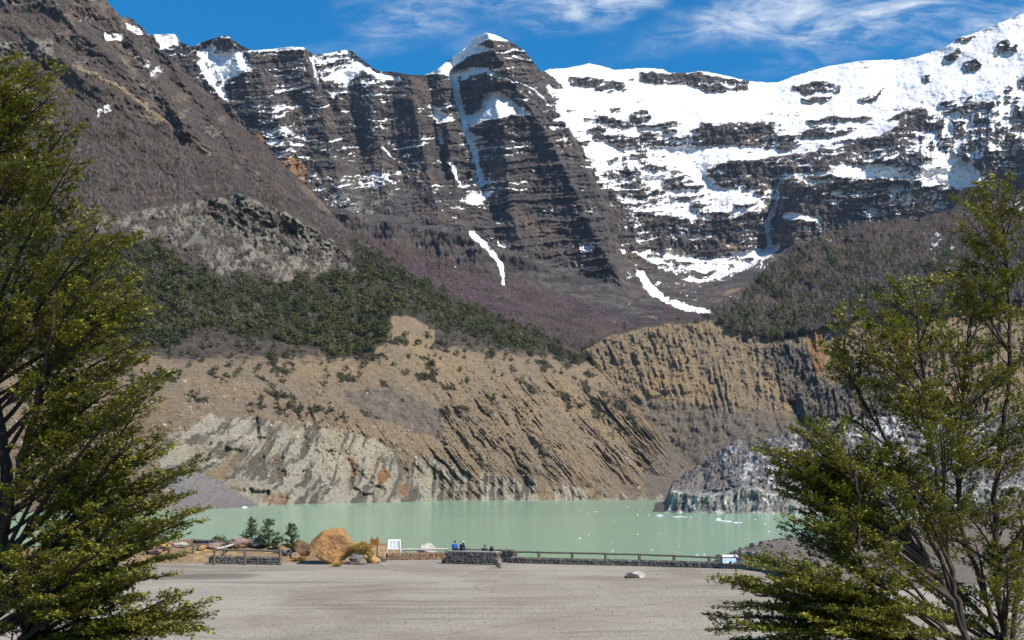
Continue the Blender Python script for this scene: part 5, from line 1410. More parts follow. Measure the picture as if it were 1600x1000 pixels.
# ---- signs
def board_sign():
    Y = 110.0; k = Y / F_PX
    b = at(589, 868, Y); zt = at(585, 847, Y)[2]
    root = empty('wooden_sign', (b[0], b[1], float(ground_z(b[0], b[1]))))
    L = root.location
    bm = bmesh.new(); add_box(bm, (at(585.3, 847.6, Y)[0] - L.x, 0, zt - L.z - 0.02), (13.5 * k, 0.05, 10.5 * k), Matrix.Rotation(R(3), 3, 'Y'), bevel=0.012)
    bd = bm_obj('board', bm, M['signwood'], root)
    bm = bmesh.new()
    for dz in (0.13, 0.0, -0.12):
        add_box(bm, (at(585.3, 847.6, Y)[0] - L.x, -0.029, zt - L.z - 0.02 + dz), (10 * k * (1 - abs(dz)), 0.006, 0.028))
    bm_obj('lettering', bm, M['darkwood'], bd)
    bm = bmesh.new(); add_box(bm, (0, 0.06, (zt - L.z + .4) / 2), (0.09, 0.07, zt - L.z + 0.5), bevel=0.01); bm_obj('post', bm, M['darkwood'], root)
    bm = bmesh.new(); add_box(bm, (at(581, 850, Y)[0] - L.x, 0.06, zt - L.z + 0.12), (0.09, 0.07, 0.62), bevel=0.01); bm_obj('batten', bm, M['darkwood'], root)
    tag(root, 'small orange wooden sign on a dark post beside the straw grass', 'sign')
board_sign()

def white_board():
    Y = 113.0; k = Y / F_PX
    q = at(616, 867, Y); zg = float(q[2])
    root = empty('information_board', (q[0], q[1], zg)); H = 24 * k
    tilt = Matrix.Rotation(R(-14), 3, 'X')
    bm = bmesh.new(); add_box(bm, (0, 0.03, H * 0.66), (20 * k, 0.06, 15.5 * k), tilt, taper=(0.94, 1), bevel=0.012)
    bd = bm_obj('panel', bm, M['white'], root)
    bm = bmesh.new(); rr = random.Random(4)
    for i in range(6):
        z = (0.26 - i * 0.105)
        for j in range(3):
            wv = rr.uniform(0.10, 0.24)
            p = Vector((-0.28 + j * 0.29 + rr.uniform(-.03, .03), -0.033, z))
            add_box(bm, tilt @ p + Vector((0, 0.03, H * 0.66)), (wv, 0.005, 0.035 if i else 0.06), tilt)
    bm_obj('print', bm, M['ink'], bd)
    for sx in (-1, 1):
        for f in (-1, 1):
            bm = bmesh.new()
            add_tube(bm, [(sx * 10.5 * k, f * 0.34, -0.05), (sx * 9.0 * k, -f * 0.0 + (0.09 if f > 0 else -0.02), H * (0.98 if f < 0 else .9))], 0.032, 6)
            bm_obj('leg', bm, M['white'], root)
    tag(root, 'white easel board with blue grey print above the rubble border', 'board')
white_board()

def lake_board():
    q = on(1141, 888.5, 0.0); Y = q[1] - 0.36; k = Y / F_PX
    c = at(1141, 873.5, Y)
    root = empty('lakeside_sign', (c[0], Y, 0.0))
    tilt = Matrix.Rotation(R(-12), 3, 'X')
    bm = bmesh.new(); add_box(bm, (0, 0, c[2]), (24 * k, 0.04, 13.5 * k), tilt, bevel=0.008); pn = bm_obj('panel', bm, M['white'], root)
    bm = bmesh.new(); add_box(bm, tilt @ Vector((0, -0.023, 0.10)) + Vector((0, 0, c[2])), (23.6 * k, 0.006, 0.10), tilt); bm_obj('title_band', bm, M['navyband'], pn)
    bm = bmesh.new(); add_box(bm, tilt @ Vector((0, -0.023, -0.16)) + Vector((0, 0, c[2])), (23 * k, 0.006, 0.30), tilt); pc = bm_obj('picture', bm, M['blue'], pn)
    bm = bmesh.new()
    for i in range(3): add_box(bm, tilt @ Vector((-0.2 + .1 * i, -0.0275, -0.24 + 0.045 * i)) + Vector((0, 0, c[2])), (0.6 - .15 * i, 0.003, 0.022), tilt)
    bm_obj('print', bm, M['white'], pc)
    for sx in (-1, 1):
        bm = bmesh.new(); add_tube(bm, [(sx * 9 * k, 0.03, -0.05), (sx * 9 * k, 0.03, c[2] - 0.2)], 0.03, 6); bm_obj('leg', bm, M['rail'], root)
    tag(root, 'white and pale blue panel fixed at the right end of the rail', 'sign')
lake_board()

# ------------------------------------------------------------------ people on the bench, backs to the lot
def skin_mesh(name, pts, edges, radii, root=0, sub=2):
    me = bpy.data.meshes.new(name); me.from_pydata([tuple(p) for p in pts], edges, [])
    o = bpy.data.objects.new(name, me); COL.objects.link(o)
    sk = o.modifiers.new('skin', 'SKIN')
    for i, v in enumerate(me.skin_vertices[0].data):
        rr = radii[i]; v.radius = rr if isinstance(rr, tuple) else (rr, rr); v.use_root = (i == root)
    sb = o.modifiers.new('sub', 'SUBSURF'); sb.levels = sb.render_levels = sub
    dg = bpy.context.evaluated_depsgraph_get()
    m2 = bpy.data.meshes.new_from_object(o.evaluated_get(dg)); m2.name = name
    bpy.data.objects.remove(o); bpy.data.meshes.remove(me)
    m2.polygons.foreach_set('use_smooth', np.ones(len(m2.polygons), bool))
    m2.materials.clear()
    return m2

def person(loc, rz, jacket, label, lean=0.06, head_turn=0.0, head_drop=0.0, cap=None, slump=0.0, hood=False):
    """Seated on the spot loc (the seat surface), facing local +Y, hands in the lap, shanks hanging down."""
    root = empty('person', loc, rz)
    V = Vector
    hip = V((0, 0, 0.10)); wst = V((0, -0.01 + lean * .3, 0.28)); ch = V((0, lean, 0.46 - slump)); nb = V((0, lean * 1.25, 0.585 - slump)); hd = V((head_turn, lean * 1.7 + .02, 0.66 - slump - head_drop)); top = V((head_turn, lean * 1.7 + .02, 0.775 - slump - head_drop))
    P_ = [hip, wst, ch, nb, hd, top]; E = [(0, 1), (1, 2), (2, 3), (3, 4), (4, 5)]
    Rr = [(0.135, 0.10), (0.12, 0.09), (0.145, 0.10), 0.05, (0.075, 0.088), (0.062, 0.075)]
    arms = []
    for s in (-1, 1):
        i = len(P_); hx = V((s * 0.085, 0.02, 0.085)); kn = V((s * 0.11, 0.44, 0.09)); an = V((s * 0.11, 0.46, -0.34)); toe = V((s * 0.12, 0.60, -0.38))
        P_ += [hx, kn, an, toe]; E += [(0, i), (i, i + 1), (i + 1, i + 2), (i + 2, i + 3)]; Rr += [0.085, 0.062, 0.042, 0.035]
        i = len(P_); sh = V((s * 0.185, lean, 0.50 - slump)); el = V((s * 0.25, lean + 0.05, 0.25)); wr = V((s * 0.10, 0.27, 0.20)); pm = V((s * 0.05, 0.33, 0.19))
        P_ += [sh, el, wr, pm]; E += [(2, i), (i, i + 1), (i + 1, i + 2), (i + 2, i + 3)]; Rr += [0.062, 0.045, 0.028, (0.036, 0.018)]
        arms.append((i, sh, el, wr, pm, s))
        for f in range(4):
            j = len(P_); a = -0.030 + f * 0.020; ln = (0.062, 0.075, 0.070, 0.055)[f]
            P_ += [pm + V((a * .9, 0.030, 0.004)), pm + V((a, 0.030 + ln * .55, -0.004)), pm + V((a, 0.022 + ln * .9, -0.030))]
            E += [(i + 3, j), (j, j + 1), (j + 1, j + 2)]; Rr += [0.009, 0.0085, 0.007]
        j = len(P_); P_ += [pm + V((-s * 0.040, 0.0, 0.012)), pm + V((-s * 0.052, 0.035, 0.010))]; E += [(i + 3, j), (j, j + 1)]; Rr += [0.011, 0.009]
    link('body', skin_mesh('body', P_, E, Rr), M['skin'], root)
    # face: nose, eyes and ears belong to the head
    fb = bmesh.new()
    hc_ = hd.lerp(top, 0.35)
    for dx_ in (-0.03, 0.03):
        bmesh.ops.create_uvsphere(fb, u_segments=8, v_segments=6, radius=0.013, matrix=Matrix.Translation(hc_ + V((dx_, 0.082, 0.012))))
    link('eyes', (lambda me: (fb.to_mesh(me), fb.free(), me)[2])(bpy.data.meshes.new('eyes')), M['hair'], root)
    nb_ = bmesh.new(); bmesh.ops.create_cone(nb_, segments=6, radius1=0.016, radius2=0.006, depth=0.04, matrix=Matrix.Translation(hc_ + V((0, 0.094, -0.012))) @ Matrix.Rotation(R(-25), 4, 'X'))
    for s in (-1, 1): bmesh.ops.create_uvsphere(nb_, u_segments=8, v_segments=6, radius=0.022, matrix=Matrix.Translation(hc_ + V((s * 0.078, 0.0, 0.0))) @ Matrix.Scale(0.4, 4, (1, 0, 0)))
    bm_obj('nose_and_ears', nb_, M['skin'], root, True)
    # jacket over trunk and arms
    JP = [hip + V((0, 0, -0.05)), wst, ch, nb + V((0, 0, -0.025))]; JE = [(0, 1), (1, 2), (2, 3)]; JR = [(0.185, 0.135), (0.165, 0.125), (0.185, 0.135), 0.080]
    for (_, sh, el, wr, pm, s) in arms:
        i = len(JP); JP += [sh, el, wr]; JE += [(2, i), (i, i + 1), (i + 1, i + 2)]; JR += [0.085, 0.066, 0.046]
    if hood:
        JP.append(nb + V((0, -0.07, 0.02))); JE.append((3, len(JP) - 1)); JR.append(0.07)
    link('jacket', skin_mesh('jacket', JP, JE, JR), jacket, root)
    TP = [hip]; TE = []; TR = [(0.15, 0.115)]
    for s in (-1, 1):
        i = len(TP); TP += [V((s * 0.085, 0.02, 0.085)), V((s * 0.11, 0.44, 0.09)), V((s * 0.11, 0.46, -0.32))]; TE += [(0, i), (i, i + 1), (i + 1, i + 2)]; TR += [0.098, 0.078, 0.062]
    link('trousers', skin_mesh('trousers', TP, TE, TR), M['trousers'], root)
    for s in (-1, 1):
        sb = bmesh.new(); add_box(sb, (s * 0.115, 0.53, -0.385), (0.10, 0.27, 0.085), bevel=0.03); bm_obj('shoe', sb, M['darkwood'], root, True)
    hb = bmesh.new(); bmesh.ops.create_uvsphere(hb, u_segments=16, v_segments=12, radius=0.1)
    cut = [v for v in hb.verts if v.co.y > 0.045 and v.co.z < 0.05 or v.co.z < -0.065]
    bmesh.ops.delete(hb, geom=cut, context='VERTS')
    for v in hb.verts: v.co = V((v.co.x * 0.92, v.co.y * 1.05, v.co.z * 1.12)) * (1 + 0.06 * mnoise.noise(v.co * 30)) + hc_ + V((0, -0.008, 0.012))
    bm_obj('hair', hb, M['hair'], root, True)
    if cap:
        cb = bmesh.new(); bmesh.ops.create_uvsphere(cb, u_segments=16, v_segments=10, radius=0.108)
        bmesh.ops.delete(cb, geom=[v for v in cb.verts if v.co.z < 0.005], context='VERTS')
        for v in cb.verts: v.co = V((v.co.x, v.co.y * 1.08, v.co.z * 1.05)) + hc_ + V((0, -0.005, 0.03))
        add_box(cb, hc_ + V((0, 0.14, 0.035)), (0.15, 0.12, 0.014), bevel=0.005)
        bm_obj('cap', cb, cap, root, True)
    return tag(root, label, 'person')

top_z = float(bench.location.z) + 1.10
def seat_on(x, yseat, back=0.62):
    f = (x - 6 * back / 0.62 - 696) / 79.0
    bx = bp[0][0] + (bp[1][0] - bp[0][0]) * f; by = bp[0][1] + (bp[1][1] - bp[0][1]) * f
    return (bx + nrm.x * back, by + nrm.y * back, top_z)
rzb = math.atan2(bench_dir.y, bench_dir.x)
person(seat_on(710.5, 0), rzb, M['jacket_blue'], 'person in a bright blue jacket with dark hair sitting on the bench, back turned', lean=0.08, hood=True)
person(seat_on(721.5, 0), rzb - 0.25, M['jacket_navy'], 'person in a navy jacket and white cap beside the blue jacket', lean=0.13, head_turn=0.05, head_drop=0.03, cap=M['whitecloth'], slump=0.03)
# the third sits lower, on a rock behind the bench
f3 = seat_on(759.5, 0, 1.55)
person((f3[0], f3[1], top_z - 0.34), rzb, M['jacket_slate'], 'person in a slate blue jacket sitting lower, beyond the right half of the bench', lean=0.05)
zg3 = float(ground_z(f3[0], f3[1]))
bm = rock_bm(91, (0.55, 0.5, (top_z - .34 - zg3) * 0.62), 10); o = bm_obj('rock', bm, M['grey'], loc=(f3[0] - .05, f3[1] + 0.0, zg3 + (top_z - .40 - zg3) * 0.5)); tag(o, 'grey rock behind the bench under the person in slate blue', 'rock')
# backpack on the bench top
def backpack():
    q = seat_on(769, 0, 0.62)
    root = empty('backpack', q, rzb)
    bm = bmesh.new(); add_box(bm, (0, 0, 0.21), (0.36, 0.24, 0.42), taper=(0.62, 0.7), bevel=0.07); bd = bm_obj('bag_body', bm, M['bag'], root, True)
    bm = bmesh.new(); add_box(bm, (0, -0.14, 0.15), (0.25, 0.09, 0.20), bevel=0.035); bm_obj('pocket', bm, M['bag'], root, True)
    bm = bmesh.new(); add_tube(bm, [(-0.05, 0, 0.41), (-0.04, 0, 0.46), (0.04, 0, 0.46), (0.05, 0, 0.41)], 0.014, 6); bm_obj('handle', bm, M['bag'], root)
    for s in (-1, 1):
        bm = bmesh.new(); add_tube(bm, [(s * .08, .11, .38), (s * .1, .19, .28), (s * .12, .17, .12), (s * .13, .11, .04)], 0.022, 6); bm_obj('strap', bm, M['bag'], root)
    tag(root, 'dark olive backpack standing on the right end of the bench top', 'backpack')
backpack()

# ------------------------------------------------------------------ leafy plants
def leaves_mesh(name, C_, N_, D_, size, aspect, rs, tone):
    """Diamond leaves at C_ (n,3) with normals N_ and long axes D_."""
    n = len(C_)
    N_ = N_ / np.linalg.norm(N_, axis=1, keepdims=True)
    D_ = D_ - N_ * (D_ * N_).sum(1, keepdims=True); D_ /= np.linalg.norm(D_, axis=1, keepdims=True) + 1e-9
    B_ = np.cross(N_, D_)
    s = size * rs.uniform(0.5, 1.45, (n, 1))
    bend = N_ * s * 0.12
    V = np.stack([C_ - D_ * s, C_ + B_ * s * aspect + bend, C_ + D_ * s, C_ - B_ * s * aspect + bend], 1).reshape(-1, 3)
    F = np.arange(4 * n).reshape(-1, 4)
    me = np_mesh(name, V, F)
    a = np.stack([tone, rs.rand(n), rs.rand(n), np.ones(n)], -1)
    set_attr(me, 'leaf', np.repeat(a, 4, axis=0))
    return me

class Wood:
    def __init__(s): s.V = []; s.F = []; s.o = 0
    def tube(s, pts, r0, r1, n=5):
        pts = np.asarray(pts, float); k = len(pts)
        d = np.gradient(pts, axis=0); d /= np.linalg.norm(d, axis=1, keepdims=True) + 1e-9
        ref = np.array((0.3, 0.2, 1.0)) if abs(d[:, 2]).mean() < 0.8 else np.array((1.0, 0.2, 0.1))
        u = np.cross(d, ref); u /= np.linalg.norm(u, axis=1, keepdims=True) + 1e-9; v = np.cross(d, u)
        r = np.linspace(r0, r1, k)[:, None, None]
        a = np.arange(n) * 2 * math.pi / n
        ring = pts[:, None, :] + (u[:, None, :] * np.cos(a)[None, :, None] + v[:, None, :] * np.sin(a)[None, :, None]) * r
        s.V.append(ring.reshape(-1, 3))
        i = (np.arange(k - 1)[:, None] * n + np.arange(n)[None]) + s.o; j = (np.arange(k - 1)[:, None] * n + (np.arange(n)[None] + 1) % n) + s.o
        s.F.append(np.stack([i, j, j + n, i + n], -1).reshape(-1, 4)); s.o += k * n
    def build(s, name, mat, parent, origin):
        V = np.concatenate(s.V) - origin
        return link(name, np_mesh(name, V, np.concatenate(s.F), True), mat, parent)

def bez(a, b, c, n):
    t = np.linspace(0, 1, n)[:, None]
    return a * (1 - t) ** 2 + 2 * b * t * (1 - t) + c * t * t

def polyline_at(pts, zs):
    """The point of a rising stem nearest to height zs."""
    z = pts[:, 2]; t = np.interp(zs, z, np.arange(len(z))) if z[-1] > z[0] else 0
    i = int(min(max(math.floor(t), 0), len(z) - 2)); f = t - i
    return pts[i] * (1 - f) + pts[i + 1] * f, t / (len(z) - 1)

def southern_beech(name, base, stems, tips, label, seed, leaf=0.0255, dens=1.55, spread=0.42, stem_r=0.13):
    """A young evergreen beech: rising stems, long limbs that sweep out and flatten into layered sprays of small leaves.
    stems: lists of world points; tips: (world point, stem index)."""
    rs = np.random.RandomState(seed); r = random.Random(seed)
    base = np.asarray(base, float)
    root = empty(name, tuple(base))
    tw = Wood(); bw = Wood()
    dense_stems = []
    for k, st in enumerate(stems):
        st = np.asarray(st, float)
        t = np.linspace(0, len(st) - 1, len(st) * 5)
        p = np.stack([np.interp(t, np.arange(len(st)), st[:, i]) for i in range(3)], -1)
        for _ in range(2): p[1:-1] = (p[:-2] + 2 * p[1:-1] + p[2:]) / 4
        p[1:-1] += rs.normal(0, 0.015, (len(p) - 2, 3))
        dense_stems.append(p)
        tw.tube(p, stem_r * (1.0 if k == 0 else 0.72), 0.014, 8)
    LC, LN, LD, LT = [], [], [], []
    def twig_leaves(a, b, up, width, tone):
        """A flat spray along a twig from a to b."""
        L = np.linalg.norm(b - a)
        n = max(4, int(L / 0.028 * dens * 1.6))
        d = (b - a) / (L + 1e-9); side = np.cross(up, d); side /= np.linalg.norm(side) + 1e-9
        t = rs.rand(n) ** 0.8
        w = (rs.rand(n) - 0.5) * 2 * width * (1.1 - 0.75 * t)
        c = a + d * (t * L)[:, None] + side * w[:, None] + up * rs.normal(0, 0.016, n)[:, None]
        LC.append(c)
        LN.append(up[None] * 1.0 + rs.normal(0, 0.42, (n, 3)))
        LD.append(d[None] + side[None] * np.sign(w)[:, None] * 0.9 + rs.normal(0, 0.25, (n, 3)))
        LT.append(np.clip(tone + rs.normal(0, 0.2, n), 0, 1))
    for tip, si in tips:
        tip = np.asarray(tip, float); st = dense_stems[si]
        hd_ = math.hypot(tip[0] - st[:, 0].mean(), tip[1] - st[:, 1].mean())
        zs = tip[2] - hd_ * r.uniform(0.28, 0.85) - 0.2
        zs = max(zs, st[0, 2] + 0.4)
        o, tf = polyline_at(st, zs)
        vec = tip - o; L = np.linalg.norm(vec); H = np.array((vec[0], vec[1], 0.0))
        mid = o + vec * 0.5 + np.array((0, 0, 0.10 * L)) * r.uniform(0.1, 1.2) + rs.normal(0, 0.05 * L, 3)
        n = max(8, int(L / 0.16)); p = bez(o, mid, tip, n)
        p[1:-1] += np.cumsum(rs.normal(0, 0.007, (n - 2, 3)), axis=0) * np.linspace(1, 0, n - 2)[:, None]
        r0 = min(0.012 + 0.013 * L, 0.055) * (1 - 0.4 * tf)
        bw.tube(p, r0, 0.005, 5)
        d = np.gradient(p, axis=0); d /= np.linalg.norm(d, axis=1, keepdims=True)
        nsub = int(6 + L * 7.5)
        tone0 = r.uniform(0.25, 0.65)
        for j in range(nsub):
            u = 0.38 + 0.62 * (j + r.random()) / nsub
            i = min(int(u * (n - 1)), n - 1)
            dd = d[i]; s = 1 if j % 2 else -1
            hz = np.cross(dd, (0, 0, 1.0)); hz /= np.linalg.norm(hz) + 1e-9
            ang = r.uniform(0.45, 1.05)
            dirn = dd * math.cos(ang) + hz * s * math.sin(ang) + np.array((0, 0, r.uniform(-0.08, 0.10)))
            dirn /= np.linalg.norm(dirn)
            ln = spread * (1.05 - 0.72 * u) * r.uniform(0.6, 1.4) * (0.55 + 0.25 * min(L, 3)) + 0.10
            q = p[i]; e = q + dirn * ln
            m_ = q + dirn * ln * 0.5 + np.array((0, 0, 0.05 * ln))
            bw.tube(bez(q, m_, e, 4), 0.0065, 0.0025, 3)
            up = np.array((rs.normal(0, 0.22), rs.normal(0, 0.22), 1.0)); up /= np.linalg.norm(up)
            up = up - dirn * np.dot(up, dirn) * 0.8; up /= np.linalg.norm(up)
            nt = max(2, int(ln / 0.085))
            tone = tone0 + r.uniform(-.2, .2)
            for k in range(nt):
                f = 0.25 + 0.75 * (k + 0.5) / nt
                a = q + dirn * ln * f
                sd = 1 if k % 2 else -1
                hz2 = np.cross(dirn, up)
                td = dirn * 0.75 + hz2 * sd * 0.7 + up * r.uniform(-0.06, 0.16)
                td /= np.linalg.norm(td)
                tl = (0.08 + 0.16 * ln) * r.uniform(0.7, 1.35)
                twig_leaves(a, a + td * tl, up, 0.035, tone)
            twig_leaves(e - dirn * 0.06, e + dirn * r.uniform(0.06, 0.13), up, 0.03, tone + 0.1)
    C_ = np.concatenate(LC) - base; N_ = np.concatenate(LN); D_ = np.concatenate(LD); T_ = np.concatenate(LT)
    tw.build('trunk', M['bark'], root, base)
    bw.build('branches', M['bark'], root, base)
    me = leaves_mesh('foliage', C_, N_, D_, leaf, 0.48, rs, T_)
    link('foliage', me, M['leaf'], root)
    print(name, 'leaves', len(C_))
    return tag(root, label, 'tree')

def pxs(pts): return [at(x, y, Y) for x, y, Y in pts]

def fill_tips(poly_px, n, Y0, dY, seed, si):
    rs = np.random.RandomState(seed); out = []
    xs = [p[0] for p in poly_px]; ys = [p[1] for p in poly_px]
    while len(out) < n:
        x = rs.uniform(min(xs), max(xs)); y = rs.uniform(min(ys), max(ys))
        if poly(np.array([[x]]), np.array([[y]]), poly_px, 0.5)[0, 0] > 0.5:
            out.append((at(x, y, Y0 + rs.uniform(-dY, dY)), si))
    return out

def ground_pt(x, Y):
    return np.array((x, Y, float(ground_z(x, Y)) - 0.1))

# ---- the evergreen on the left: its trunk stands just outside the frame, its limbs reach in
YL = 17.0
b = ground_pt(at(-25, 900, YL)[0], YL)
stemL = [b] + pxs([(-18, 960, YL), (0, 850, YL), (14, 762, YL), (-6, 640, YL + .1), (-22, 480, YL), (-34, 300, YL - .1), (-40, 120, YL), (-46, 10, YL)])
stemL2 = [np.array(stemL[2])] + pxs([(10, 800, YL - .3), (40, 700, YL - .6), (75, 560, YL - .9), (92, 420, YL - 1.1)])
stemL3 = [b] + pxs([(30, 1010, YL - .7), (75, 940, YL - 1.0), (140, 880, YL - 1.3), (200, 820, YL - 1.5)])
tl = []
for x, y in [(18, 92), (85, 104), (92, 138), (112, 190), (98, 215), (118, 245), (112, 275), (95, 300), (128, 335), (60, 120), (50, 170), (20, 150), (70, 240), (30, 260), (10, 210), (-10, 130), (-20, 200),
             (188, 375), (214, 368), (190, 410), (216, 432), (205, 455), (226, 478), (214, 510), (220, 535), (228, 560), (160, 350), (120, 400), (150, 440), (170, 500), (140, 540), (60, 330), (90, 365), (40, 400), (20, 330), (90, 460), (60, 500), (10, 470), (110, 520), (190, 560)]:
    tl.append((at(x, y, YL - 0.4 + random.Random(x * y).uniform(-1.3, 1.0)), 0 if y < 300 or x < 60 else (1 if random.Random(x + y).random() < 0.6 else 0)))
for x, y in [(257, 598), (240, 622), (225, 640), (268, 585), (200, 600), (228, 668), (265, 682), (275, 700), (200, 690), (326, 718), (300, 738), (270, 735), (240, 740), (300, 770), (275, 780), (320, 798), (310, 812), (270, 815), (240, 790), (282, 842), (250, 830), (292, 868), (262, 872), (230, 860),
             (150, 600), (120, 640), (160, 660), (100, 690), (140, 720), (180, 740), (90, 600), (60, 590), (190, 780), (170, 650)]:
    tl.append((at(x - (14 if x > 200 else 0), y, YL - 0.8 + random.Random(x * y).uniform(-1.2, 0.9)), 1 if y < 690 and x < 240 else 0))
for x, y in [(240, 902), (225, 930), (302, 928), (330, 945), (352, 962), (300, 975), (335, 985), (270, 955), (240, 975), (200, 900), (180, 860), (160, 920), (120, 900), (90, 870), (130, 960), (180, 985), (60, 920), (30, 900), (250, 1005), (320, 1012), (90, 990), (30, 980), (200, 1030), (140, 830), (180, 820), (60, 860), (20, 870), (220, 890), (110, 935), (60, 1020), (280, 1030)]:
    tl.append((at(x - (26 if x > 230 else 8), y, YL - 1.4 + random.Random(x * y).uniform(-1.0, 0.8)), 2))
tl += fill_tips([(-60, 90), (70, 105), (112, 250), (112, 330), (-60, 360)], 19, YL, 1.4, 3, 0)
tl += fill_tips([(-40, 330), (120, 345), (210, 400), (215, 560), (100, 600), (-40, 580)], 14, YL - .3, 1.3, 4, 0)
tl += fill_tips([(20, 590), (220, 600), (270, 730), (280, 800), (120, 810), (60, 700)], 8, YL - .6, 1.2, 5, 1)
tl += fill_tips([(-20, 850), (250, 840), (300, 960), (300, 1020), (-20, 1020)], 10, YL - 1.2, 1.0, 6, 2)
tl += fill_tips([(-190, 150), (-60, 60), (-60, 330), (-240, 330)], 14, YL, 1.5, 31, 0)
tl += fill_tips([(-330, 340), (-60, 340), (-60, 640), (-380, 640)], 20, YL, 1.8, 32, 0)
tl += fill_tips([(-420, 650), (-60, 650), (-60, 980), (-460, 980)], 26, YL, 1.8, 33, 0)
southern_beech('evergreen_beech', b, [stemL, stemL2, stemL3], tl, 'tall evergreen with layered leafy sprays reaching in from the left edge', 21)

# ---- the two on the right
YR = 19.0
b2 = ground_pt(at(1520, 1000, YR)[0], YR)
sR = [b2] + pxs([(1500, 960, YR), (1482, 890, YR), (1474, 800, YR), (1458, 730, YR), (1448, 640, YR), (1438, 540, YR), (1428, 445, YR)])
sR2 = [b2] + pxs([(1490, 940, YR - .3), (1440, 860, YR - .5), (1385, 810, YR - .6), (1320, 745, YR - .8), (1265, 690, YR - .9)])
sR3 = [b2] + pxs([(1470, 965, YR - .9), (1380, 920, YR - 1.2), (1345, 880, YR - 1.4), (1340, 770, YR - 1.4), (1325, 700, YR - 1.3)])
sR4 = [b2] + pxs([(1440, 985, YR - 1.1), (1330, 950, YR - 1.6), (1240, 930, YR - 1.9), (1180, 930, YR - 2)])
sR5 = [b2] + pxs([(1480, 900, YR + .2), (1400, 720, YR + .2), (1345, 620, YR + .1), (1318, 545, YR)])
tr_ = []
for x, y, si in [(1402, 444, 0), (1440, 440, 0), (1470, 432, 0), (1420, 470, 0), (1375, 462, 0), (1462, 468, 0), (1332, 474, 4), (1328, 492, 4), (1360, 490, 0), (1400, 500, 0), (1348, 516, 4), (1292, 534, 4), (1300, 546, 4), (1330, 560, 4), (1300, 572, 4), (1352, 552, 0), (1380, 575, 0), (1420, 560, 0),
                 (1460, 540, 0), (1400, 620, 0), (1365, 640, 4), (1335, 656, 4), (1350, 600, 4), (1420, 640, 0), (1440, 600, 0), (1385, 520, 0), (1440, 500, 0)]:
    tr_.append((at(x, y, YR + random.Random(x * y).uniform(-1.0, 0.9)), si))
for x, y, si in [(1252, 660, 1), (1275, 655, 1), (1300, 665, 1), (1240, 672, 1), (1187, 698, 1), (1205, 702, 1), (1215, 722, 1), (1221, 738, 1), (1218, 752, 1), (1222, 770, 1), (1250, 710, 1), (1280, 700, 1), (1290, 730, 1), (1255, 740, 1), (1250, 770, 1), (1300, 690, 2), (1330, 700, 2), (1285, 760, 2), (1320, 735, 2), (1350, 720, 2), (1370, 690, 0), (1235, 718, 1),
                 (1229, 817, 2), (1250, 810, 2), (1262, 800, 2), (1278, 842, 2), (1255, 838, 2), (1300, 790, 2), (1330, 800, 2), (1290, 820, 2), (1310, 850, 2), (1340, 830, 2), (1365, 760, 2), (1380, 780, 2), (1400, 740, 0), (1390, 700, 0), (1270, 780, 1)]:
    tr_.append((at(x, y, YR - .7 + random.Random(x * y).uniform(-0.9, 0.8)), si))
for x, y, si in [(1160, 868, 3), (1185, 872, 3), (1210, 866, 3), (1175, 882, 3), (1130, 908, 3), (1150, 904, 3), (1165, 920, 3), (1180, 905, 3), (1120, 965, 3), (1135, 950, 3), (1125, 985, 3), (1150, 975, 3), (1160, 1000, 3), (1190, 950, 3), (1215, 930, 3), (1200, 985, 3), (1240, 890, 3), (1260, 870, 3), (1260, 920, 3), (1240, 960, 3), (1280, 950, 3), (1280, 890, 3), (1300, 870, 2), (1240, 1005, 3), (1290, 985, 3), (1330, 960, 3), (1320, 915, 2), (1350, 900, 2), (1345, 1000, 3),
                 (1380, 950, 2), (1390, 880, 2), (1400, 850, 2), (1420, 990, 3), (1400, 1020, 3), (1190, 1015, 3), (1230, 905, 3), (1370, 870, 2), (1310, 1015, 3)]:
    tr_.append((at(x, y, YR - 1.6 + random.Random(x * y).uniform(-0.9, 0.7)), si))
tr_ += fill_tips([(1330, 480), (1480, 440), (1500, 640), (1400, 660), (1320, 600)], 11, YR, 1.2, 13, 0)
tr_ += fill_tips([(1240, 690), (1400, 680), (1420, 830), (1260, 840)], 15, YR - .6, 1.1, 14, 1)
tr_ += fill_tips([(1180, 900), (1380, 870), (1420, 1010), (1160, 1010)], 18, YR - 1.5, .9, 15, 3)
tr_ += fill_tips([(1400, 620), (1500, 620), (1500, 900), (1400, 860)], 10, YR - .6, 1.0, 16, 0)
southern_beech('evergreen_beech', b2, [sR, sR2, sR3, sR4, sR5], tr_, 'spreading evergreen right of the lot whose low sprays reach over the parapet', 22, stem_r=0.055)
YQ = 21.5
b3 = ground_pt(at(1575, 1000, YQ)[0], YQ)
sQ = [b3] + pxs([(1562, 950, YQ), (1552, 820, YQ), (1562, 700, YQ), (1578, 600, YQ), (1578, 480, YQ), (1568, 380, YQ), (1562, 285, YQ)])
sQ2 = [b3] + pxs([(1590, 900, YQ), (1625, 760, YQ), (1650, 600, YQ), (1660, 420, YQ), (1662, 330, YQ)])
sQ3 = [b3] + pxs([(1540, 930, YQ), (1500, 820, YQ), (1495, 720, YQ), (1505, 620, YQ), (1515, 500, YQ)])
tq = []
